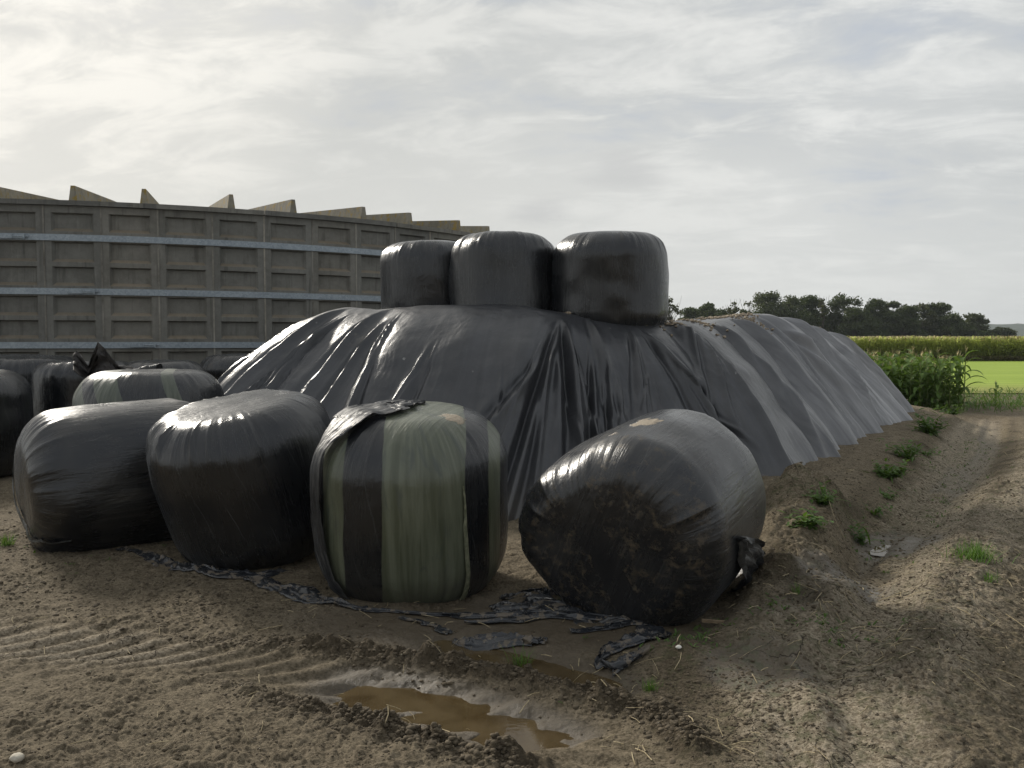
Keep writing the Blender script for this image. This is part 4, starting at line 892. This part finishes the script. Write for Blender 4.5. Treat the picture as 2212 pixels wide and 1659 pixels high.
p = at(38, 1652, .01); rock('stone', 'pale rounded stone on the mud in the bottom left corner', 'stone', (p.x, p.y, gz(p.x, p.y) + .012), (.028, .024, .016), simple_mat('stone_pale', (.38, .34, .27), (.5, .46, .38), .8, 20), 3)
p = atY(437, 887, 6.62); rock('mud_lump', 'small brown mud lump stuck on the rim of the clean black bale', 'mud lump', tuple(p), (.055, .05, .028), M_clod, 5)
p = at(1466, 1408, .1); rock('stone', 'small white stone on the dry mud hump right of the plastic scraps', 'stone', (p.x, p.y, gz(p.x, p.y) + .01), (.016, .012, .010), simple_mat('stone_white', (.6, .58, .52), (.75, .72, .66), .7, 20), 8)
mb = MB(); p = at(1545, 1320, .12); z = gz(p.x, p.y) + .025
mb.box((-.075, -.010, -.008), (.075, .010, .008), Matrix.Translation((p.x, p.y, z)) @ Matrix.Rotation(R(-4), 4, 'Z') @ Matrix.Rotation(R(3), 4, 'Y'))
wd = mb.build('wood_splinter', simple_mat('old_wood', (.14, .10, .06), (.26, .2, .13), .9, 20)); setp(wd, 'short splinter of wood below the right end of the muddy bale', 'wood piece')

# ------------------------------------------------------------------ weeds and grass tufts
M_weed = leaf_mat('weed_leaf', (.055, .11, .025), (.12, .19, .055), 14, (.14, .24, .03), tint=(.19, .19, .08)); M_grass = leaf_mat('grass_blade', (.06, .14, .02), (.13, .22, .05), 6, (.16, .28, .03))
def blade(V, F, base, yaw, L, wd, up, droop, n=5, shape='leaf'):
    b = len(V); dx, dy = math.cos(yaw), math.sin(yaw); x, y_, z = base; el = up
    for i in range(n + 1):
        t = i / n; ws = wd * (math.sin(math.pi * min(1, .12 + t * .88)) if shape == 'leaf' else (1 - t) ** .7 + .02)
        V += [(x - dy * ws, y_ + dx * ws, z), (x, y_, z - ws * .35), (x + dy * ws, y_ - dx * ws, z)]
        x += dx * math.cos(el) * L / n; y_ += dy * math.cos(el) * L / n; z += math.sin(el) * L / n; el -= droop / n
    for i in range(n):
        for q in (0, 1): F.append((b + i * 3 + q, b + i * 3 + q + 1, b + i * 3 + q + 4, b + i * 3 + q + 3))
def weed_mesh(seed, nst=14, h=.16, r=.12):
    rr = random.Random(seed); V = []; F = []
    for s in range(nst):
        a = rr.random() * 6.28; rad = r * rr.random() ** .6; bx, by = math.cos(a) * rad * .5, math.sin(a) * rad * .5; hh = h * rr.uniform(.35, 1)
        for k in range(rr.randint(6, 10)):
            t = (k + 1) / 9; p = (bx + math.cos(a) * rad * t, by + math.sin(a) * rad * t, hh * t * rr.uniform(.7, 1))
            blade(V, F, p, rr.random() * 6.28, rr.uniform(.035, .085), rr.uniform(.008, .019), rr.uniform(-.1, .8), rr.uniform(.3, 1.3), 4)
    for s in range(nst): blade(V, F, (rr.gauss(0, .03), rr.gauss(0, .03), 0), rr.random() * 6.28, rr.uniform(.1, .2) * h / .16, .010, rr.uniform(.5, 1.3), rr.uniform(.6, 1.8), 5)
    return V, F
def tuft_mesh(seed, n=70, h=.13, r=.05):
    rr = random.Random(seed); V = []; F = []
    for s in range(n): blade(V, F, (rr.gauss(0, r * .6), rr.gauss(0, r * .6), 0), rr.random() * 6.28, h * rr.uniform(.5, 1.15), .0022, rr.uniform(.7, 1.45), rr.uniform(.1, 1.2), 5, 'grass')
    return V, F
def plant(name, VF, loc, label, cat, mat, group, s=1, rz=0):
    o = link(name, mesh_np(name, *VF), mat); o.location = loc; o.scale = (s, s, s); o.rotation_euler = (0, 0, rz); return setp(o, label, cat, group)
WG = 'weeds growing along the heap bank'
for i, (px, py, z, s, lb) in enumerate(((1745, 1150, .24, 1.6, 'leafy green weed nearest to the muddy bale on the bank'), (1860, 1130, .14, 1.35, 'feathery green weed right of the nearest leafy one'),
        (1775, 1100, .26, 1.3, 'drooping grassy weed just above the nearest leafy one'), (1885, 1082, .2, 1.3, 'low weed above the feathery one'), (1918, 1030, .22, 1.7, 'rounded weed halfway up the bank'),
        (1962, 988, .22, 1.8, 'weed above the rounded one near a tip of the plastic hem'), (2010, 945, .2, 2.2, 'tall weed near the far end of the bank'), (2000, 985, .14, 1.3, 'small bluish weed below the tall far one'),
        (2052, 905, .1, 1.8, 'farthest weed on the bank before the maize'), (1915, 1068, .16, 1.1, 'little weed right of the low weed'))):
    p = at(px, py, z); plant('weed', weed_mesh(100 + i, (16, 9, 22, 11, 26, 13, 18, 8, 14, 10)[i], (.13, .24, .2, .12, .17, .22, .26, .12, .18, .15)[i], (.16, .07, .12, .15, .11, .14, .09, .12, .14, .1)[i]), (p.x, p.y, gz(p.x, p.y) - .01), lb, 'weed', M_weed, WG, s * (.62 + .015 * p.y), i)
TG = 'grass tufts in the mud'
for i, (px, py, z, s, n_, lb) in enumerate(((2105, 1215, .16, 1.1, 260, 'broad bright grass tuft on top of the right bank'), (2138, 1255, .16, .7, 60, 'small star shaped grass tuft below the broad one'),
        (1405, 1452, .1, .55, 90, 'small bright grass tuft on the dry mud hump'), (1128, 1430, .0, .9, 60, 'thin grass tuft beside the narrow puddle'),
        (12, 1180, .0, 1.0, 90, 'grass tuft at the left edge of the photo'), (1215, 1285, .05, .5, 70, 'tiny grass tuft on the half buried film'), (1720, 1270, .2, .6, 50, 'faint grass tuft on the bank right of the muddy bale'))):
    p = at(px, py, z); plant('grass_tuft', tuft_mesh(200 + i, n_, .13, .09 if n_ > 200 else .045), (p.x, p.y, gz(p.x, p.y) - .005), lb, 'grass tuft', M_grass, TG, s, i)

V = []; F = []; rr = random.Random(55)
for _ in range(900):
    k = rr.random()
    if k < .62: p = at(rr.gauss(0, 60) + 1760 + 290 * rr.random(), 0, 0) if False else None; t_ = rr.random(); x, y_ = 2.75 + t_ * 5.2 + rr.gauss(0, .28), 6.3 + t_ * 8.0 + rr.gauss(0, .28)
    elif k < .85: x, y_ = rr.gauss(1.35, .35), rr.gauss(4.25, .35)
    else: x, y_ = rr.gauss(-4.4, .7), rr.gauss(6.6, .4)
    if float(noise(np.array([x * 2.3]), np.array([y_ * 2.3]), seed=8)[0]) < .0: continue
    for b_ in range(rr.randint(2, 5)): blade(V, F, (x + rr.gauss(0, .01), y_ + rr.gauss(0, .01), gz(x, y_) - .002), rr.random() * 6.28, rr.uniform(.015, .05), rr.uniform(.003, .007), rr.uniform(.2, 1.1), rr.uniform(.3, 1.2), 3)
setp(link('seedlings', mesh_np('seedlings', V, F), M_weed), 'tiny green seedlings dotted over the soil banks', 'seedlings', kind='stuff')

# ------------------------------------------------------------------ meadow, maize
M_mead, t = new_mat('meadow_grass'); ob = t.n('ShaderNodeTexCoord').outputs['Object']
n_ = t.noise(t.scale(ob, (.12, 1.2, 1)), 1, 6, .65); n2_ = t.noise(ob, 6, 5, .7)
c_ = t.mix(t.maprange(n_, .35, .65), (.24, .33, .04), (.34, .44, .07)); c_ = t.mix(t.math('MULTIPLY', n2_, .4), c_, (.14, .20, .03))
c_ = t.mix(t.maprange(t.math('ADD', t.n('ShaderNodeSeparateXYZ', {0: ob}).outputs[1], t.math('MULTIPLY', n2_, 6)), -20, -12, 1, 0), c_, (.26, .25, .08))
out(t, principled(t, c_, .8, bump(t, n2_, .6, .08), .2))
def sheet_ground(name, x0, x1, y0, y1, z, mat, nx=60, ny=60, amp=.02, skew=0):
    xs, ys_ = np.meshgrid(np.linspace(x0, x1, nx), np.linspace(y0, y1, ny)); c = ((x0 + x1) / 2, (y0 + y1) / 2)
    me = mesh_np(name, np.stack([(xs - c[0] + skew * (ys_ - y0)).ravel(), (ys_ - c[1]).ravel(), (amp * fbm(xs, ys_, seed=2)).ravel()], -1), grid_faces(ny, nx)); o = link(name, me, mat); o.location = (c[0], c[1], z); return o
mo = sheet_ground('meadow', -20, 95, 26.3, 71, .03, M_mead); setp(mo, kind='structure')
M_mleaf = leaf_mat('maize_leaf', (.06, .115, .022), (.16, .24, .06), .9, (.16, .26, .04), tint=(.24, .24, .08)); M_mstem = simple_mat('maize_stem', (.10, .14, .04), (.2, .22, .08), .6, 10, 0)
M_tass = simple_mat('maize_tassel', (.42, .34, .17), (.62, .52, .30), .9, 10, 0)
def maize_parts(seed, H=1.35):
    rr = random.Random(seed); mb = MB(); mb.tube([(0, 0, -.05), (.01, 0, H * .5), (.02, .01, H)], [.014, .011, .006], 6)
    V = []; F = []
    for k in range(13):
        z = H * (.06 + .86 * k / 13); blade(V, F, (0, 0, z), k * 3.14 + rr.gauss(0, .5), rr.uniform(.38, .62), rr.uniform(.046, .070), rr.uniform(.8, 1.25), rr.uniform(1.8, 3.2), 7)
    TV = []; TF = []
    for k in range(6): blade(TV, TF, (.02, .01, H - .06), rr.random() * 6.28, rr.uniform(.10, .18), .006, rr.uniform(.8, 1.5), .5, 3, 'grass')
    return mb, (V, F), (TV, TF)
protos = []
for s in range(5):
    mb, lf, ts = maize_parts(s, 1.2 + .06 * s); m1 = bpy.data.meshes.new('stem'); m1.from_pydata(mb.v, [], mb.f); m1.update(); m1.materials.append(M_mstem)
    m2 = mesh_np('foliage', *lf); m2.materials.append(M_mleaf); m3 = mesh_np('tassel', *ts); m3.materials.append(M_tass); protos.append((m1, m2, m3))
def maize(x, y_, s, rz, k, label, group):
    e = empty('maize_plant', (x, y_, .0 + gz(x, y_)), rz); e.scale = (s, s, s); setp(e, label, 'maize plant', group)
    for nm, me in zip(('stem', 'foliage', 'tassel'), protos[k]): o = bpy.data.objects.new(nm, me); sc.collection.objects.link(o); o.parent = e
rr = random.Random(5); first = True; cnt = 0
for row in range(7):
    for i in range(26):
        x = 10.75 - i * .17 + row * .12 + rr.gauss(0, .05) ; y_ = 19.9 + row * .55 + rr.gauss(0, .06) + i * .03
        if row > 2 and i > 19: continue
        if x < 7.2: continue
        s = rr.uniform(.82, 1.08)
        maize(x, y_, s, rr.random() * 6.28, rr.randrange(5), 'rightmost tall dark maize plant at the corner of the near maize plot' if (row == 0 and i == 0) else 'green leafy maize plant in the near plot behind the heap', 'maize plants in the near plot'); cnt += 1
p = at(2150, 885, .0); maize(p.x, p.y, .52, 1.2, 2, 'short lone maize plant standing apart right of the near plot', None)
# rough weeds at the near edge of the meadow
V = []; F = []; rr = random.Random(77)
for _ in range(7500):
    x, y_ = rr.uniform(9.5, 24), (rr.gauss(21.0, .9) if rr.random() < .35 else rr.uniform(21.5, 27.5)); blade(V, F, (x, y_, gz(x, y_)), rr.random() * 6.28, rr.uniform(.08, .30), rr.uniform(.006, .018), rr.uniform(.3, 1.3), rr.uniform(.3, 1.5), 3)
setp(link('verge_weeds', mesh_np('verge_weeds', V, F), M_weed), 'low rough weeds along the near edge of the meadow', 'weeds', kind='stuff')
def far_maize():
    r = np.random.default_rng(3); parts = []
    # dark body of the crop
    xs, ys_ = np.meshgrid(np.linspace(-10, 130, 260), np.concatenate([[71.2, 71.3], np.linspace(71.6, 175, 90)]))
    z = 1.62 + .18 * fbm(xs * 1.3, ys_ * 1.3, seed=4); z[0] = .0
    V = np.stack([xs.ravel(), ys_.ravel(), z.ravel()], -1); F = grid_faces(xs.shape[0], xs.shape[1])
    def blades(n, x0, x1, y0, y1, z0, z1, L0, L1, w0, w1, up0, up1):
        x = r.uniform(x0, x1, n); y_ = y0 + (y1 - y0) * r.random(n) ** 1.7; zz = r.uniform(z0, z1, n); a = r.random(n) * 6.28; L = r.uniform(L0, L1, n); el = r.uniform(up0, up1, n); w_ = r.uniform(w0, w1, n)
        dx, dy = np.cos(a), np.sin(a); P0 = np.stack([x, y_, zz], -1); D1 = np.stack([dx * np.cos(el), dy * np.cos(el), np.sin(el)], -1) * (L / 2)[:, None]; D2 = np.stack([dx, dy, np.sin(el) * .2 - .3], -1) * (L / 2)[:, None]
        S_ = np.stack([-dy, dx, 0 * dx], -1) * w_[:, None]; P1 = P0 + D1; P2 = P1 + D2
        VV = np.stack([P0 - S_ * .6, P0 + S_ * .6, P1 - S_, P1 + S_, P2 - S_ * .1, P2 + S_ * .1], 1).reshape(-1, 3); b = (np.arange(n) * 6)[:, None]
        return VV, np.concatenate([b + np.array([[0, 1, 3, 2]]), b + np.array([[2, 3, 5, 4]])])
    VL, FL = blades(52000, 5, 75, 70.2, 74, .1, 1.8, .4, .8, .03, .06, .2, 1.3)
    V2, F2 = blades(26000, 5, 110, 72, 150, 1.55, 1.9, .3, .6, .03, .06, .3, 1.4)
    V3, F3 = blades(60000, 5, 120, 70.4, 172, 1.65, 1.98, .2, .42, .03, .055, .9, 1.57)
    Vg = np.concatenate([V, VL, V2]); Fg = np.concatenate([F, FL + len(V), F2 + len(V) + len(VL)])
    o = link('maize_field', mesh_np('maize_field', Vg, Fg), leaf_mat('far_maize', (.24, .28, .08), (.42, .44, .14), .5, (.62, .68, .18), tint=(.55, .45, .22), thin=.5)); setp(o, 'dense far maize field in front of the row of trees', 'maize field', kind='stuff')
    o = link('maize_tassels', mesh_np('maize_tassels', V3, F3), M_tass); setp(o, 'tan tassels all over the top of the far maize field', 'tassels', kind='stuff')
    V4, F4 = blades(14000, 5, 75, 69.3, 70.8, 0, .3, .2, .5, .02, .04, .6, 1.5)
    o = link('field_margin_grass', mesh_np('field_margin_grass', V4, F4), leaf_mat('margin_grass', (.09, .08, .03), (.2, .17, .08), .6, (.12, .12, .05))); setp(o, 'brownish rough grass along the foot of the far maize', 'grass', kind='stuff')
far_maize()

# ------------------------------------------------------------------ trees
M_bark = simple_mat('bark', (.05, .042, .034), (.12, .10, .08), .9, 3, .03)
LV = [leaf_mat('oak_leaves', (.035, .048, .018), (.085, .105, .04), .45, (.06, .09, .015), tint=(.085, .085, .03)), leaf_mat('willow_leaves', (.06, .075, .038), (.13, .15, .08), .45, (.09, .11, .03), tint=(.12, .12, .06)),
      leaf_mat('birch_leaves', (.035, .045, .016), (.09, .095, .035), .6, (.08, .10, .02), tint=(.12, .09, .03))]
def tree(px, top, Y, wpx, kind, seed, label, group, style='full', base_cut=0.0, name='tree'):
    """px: centre, top: y of the crown top, wpx: crown width in the photo's pixels, at distance Y"""
    p = atY(px, top, Y); H = p.z; Wd = wpx / FOC * Y / 2; rr = np.random.default_rng(seed); e = empty(name, (p.x, Y, 0)); setp(e, label, 'tree', group)
    tk = MB(); lean = rr.normal(0, .03 * H); tk.tube([(0, 0, -.2), (lean * .3, 0, H * .3), (lean, 0, H * .62)], [.022 * H + .04, .016 * H + .02, .05], 7); tips = []
    crown0 = {'full': .02, 'thin': .12, 'flat': .34, 'bush': .0}[style]
    nb = {'full': 62, 'thin': 24, 'flat': 28, 'bush': 46}[style]
    for i in range(nb):
        t = rr.random(); z0 = H * (crown0 + (.60 - crown0) * rr.random()) * .85; a = rr.random() * 6.28
        zt = H * .92 * (crown0 + (1 - crown0) * rr.random() ** (.8 if style != 'flat' else .6)); rel = (zt / H - crown0) / (1 - crown0)
        prof = {'full': (1 - (max(rel, .3) - .3) ** 1.7 * 1.25), 'thin': (1 - rel ** 2) * .8 + .2, 'flat': 1.0 - .35 * (rel > .85), 'bush': math.sqrt(max(.05, 1 - rel ** 2))}[style]
        rad = Wd * prof * rr.uniform(.35, .9); q = (lean * .6 + rad * math.cos(a), rad * math.sin(a), zt)
        b = (lean * .3 * z0 / H, 0, z0); m_ = ((b[0] + q[0]) / 2, (b[1] + q[1]) / 2, (b[2] * .4 + q[2] * .6))
        tk.tube([b, m_, q], [.03 + .006 * H, .04, .02], 5); tips.append((q, Wd * rr.uniform(.18, .36) * (.8 if style == 'thin' else 1)))
    tips.append(((lean, 0, H * .93), Wd * .28))
    if style == 'thin':
        for i in range(16):
            a = rr.random() * 6.28; h0 = H * rr.uniform(.4, .7); rad = Wd * rr.uniform(.2, .8); tk.tube([(0, 0, h0), (rad * .5 * math.cos(a), rad * .5 * math.sin(a), h0 + H * .15), (rad * math.cos(a), rad * math.sin(a), H * rr.uniform(.8, 1.04))], [.05, .035, .02], 4)
    tk.build('trunk', M_bark, e)
    dens = {'full': 210, 'thin': 60, 'flat': 160, 'bush': 190}[style]; L = []
    for (q, r_) in tips:
        n = int(dens * rr.uniform(.6, 1.3)); d = rr.normal(0, 1, (n, 3)); d /= np.linalg.norm(d, axis=1)[:, None]; rad = r_ * (rr.random(n) ** .45)[:, None]; c = d * rad * np.array([1.1, 1.1, .72]) * (1 + .35 * rr.normal(0, 1, (n, 1)) * .5)
        L.append(np.array(q) + c)
    P = np.concatenate(L); P[:, 2] = np.where(P[:, 2] < .3, .3 + rr.random(len(P)) * H * .3, P[:, 2]); n = len(P); s = rr.uniform(.10, .27, n)[:, None] * (Y / 150) ** .5
    a1 = rr.normal(0, 1, (n, 3)); a1 /= np.linalg.norm(a1, axis=1)[:, None]; a2 = np.cross(a1, rr.normal(0, 1, (n, 3))); a2 /= np.linalg.norm(a2, axis=1)[:, None]
    V = np.stack([P - a1 * s, P + a2 * s * .7, P + a1 * s, P - a2 * s * .7], 1).reshape(-1, 3); F = np.arange(4 * n).reshape(-1, 4)
    link('crown', mesh_np('crown', V, F), LV[kind], e, smooth=False)
TGp = 'trees of the windbreak beyond the maize'
gen = 'dark bushy tree in the dense row of trees beyond the maize field'; low_ = 'low scrubby tree in the thin left part of the tree row'
T_ = [(1450, 640, 62, 2, 'thin', 'sparse tree with bare twigs just right of the rightmost top bale'), (1492, 664, 50, 0, 'bush', low_), (1531, 654, 52, 0, 'bush', low_), (1583, 650, 52, 2, 'thin', 'sparse see-through tree left of the broad grey green willow'),
      (1560, 668, 60, 0, 'bush', low_), (1615, 648, 52, 2, 'thin', 'thin tree with bare top twigs against the left side of the willow'), (1662, 630, 78, 1, 'full', 'broad grey green willow, highest crown over the ridge of the heap'), (1705, 638, 70, 1, 'full', 'grey green willow crown right of the highest one'),
      (1748, 638, 66, 0, 'full', gen), (1778, 641, 40, 2, 'thin', 'thin airy birch in the gap of the tree row'), (1818, 632, 70, 0, 'flat', 'flat topped tree on a bare trunk beside the gap'), (1850, 665, 60, 0, 'bush', gen),
      (1889, 645, 62, 0, 'full', gen), (1925, 650, 62, 0, 'full', gen), (1960, 658, 58, 0, 'full', gen), (1990, 655, 62, 2, 'flat', 'light crowned tree with sky showing through, right part of the row'), (2026, 655, 66, 0, 'full', 'last tall tree before the row slopes down to the right'),
      (2052, 680, 58, 0, 'full', gen), (2078, 695, 48, 0, 'bush', gen), (2106, 676, 50, 1, 'flat', 'lone flat crowned pine sticking up at the right end of the row'), (2100, 708, 46, 0, 'bush', gen), (2158, 708, 50, 1, 'flat', 'small spreading tree right of the lone pine'), (2125, 718, 40, 0, 'bush', gen),
      (1720, 675, 80, 0, 'bush', gen), (1800, 680, 80, 0, 'bush', gen), (1870, 685, 80, 0, 'bush', gen), (1950, 690, 90, 0, 'bush', gen), (2020, 692, 80, 0, 'bush', gen), (1420, 672, 60, 0, 'bush', low_), (1640, 675, 60, 0, 'bush', gen)]
for i, (px, tp, wp, kd, stl, lb) in enumerate(T_):
    wp = wp * {'full': 1.3, 'bush': 1.45, 'thin': 1.1, 'flat': 1.15}[stl]
    tree(px, tp, 176 + (i * 37 % 11) - 4, wp, kd, 400 + i, lb, TGp, stl)

# far wooded ridge
V = []; nx, ny = 420, 14
xs, ys_ = np.meshgrid(np.linspace(-200, 2200, nx), np.linspace(1250, 1600, ny)); tq = (ys_ - 1250) / 350
z = 30 * np.sin(np.clip(tq * 1.4, 0, 1) * 1.57) + 5 * fbm(xs / 300, ys_ / 300, seed=3) * tq + 3.2 * fbm(xs / 22, ys_ / 40, seed=8, octv=3) * np.clip(tq * 3, 0, 1)
rg = link('far_hills', mesh_np('far_hills', np.stack([xs.ravel(), ys_.ravel(), z.ravel()], -1), grid_faces(ny, nx)), simple_mat('far_woodland', (.025, .04, .02), (.05, .065, .035), .95, .04, 0)); setp(rg, kind='structure')

# ------------------------------------------------------------------ haze
mb = MB(); mb.box((-2600, -80, -6), (2600, 1700, 44)); hz_ = mb.build('haze'); m, t = new_mat('haze_air')
pv = t.n('ShaderNodeVolumePrincipled', {'Color': (.80, .86, .92, 1), 'Density': .0002}); t.n('ShaderNodeOutputMaterial', {1: pv.outputs[0]}); hz_.data.materials.append(m); setp(hz_, kind='stuff')
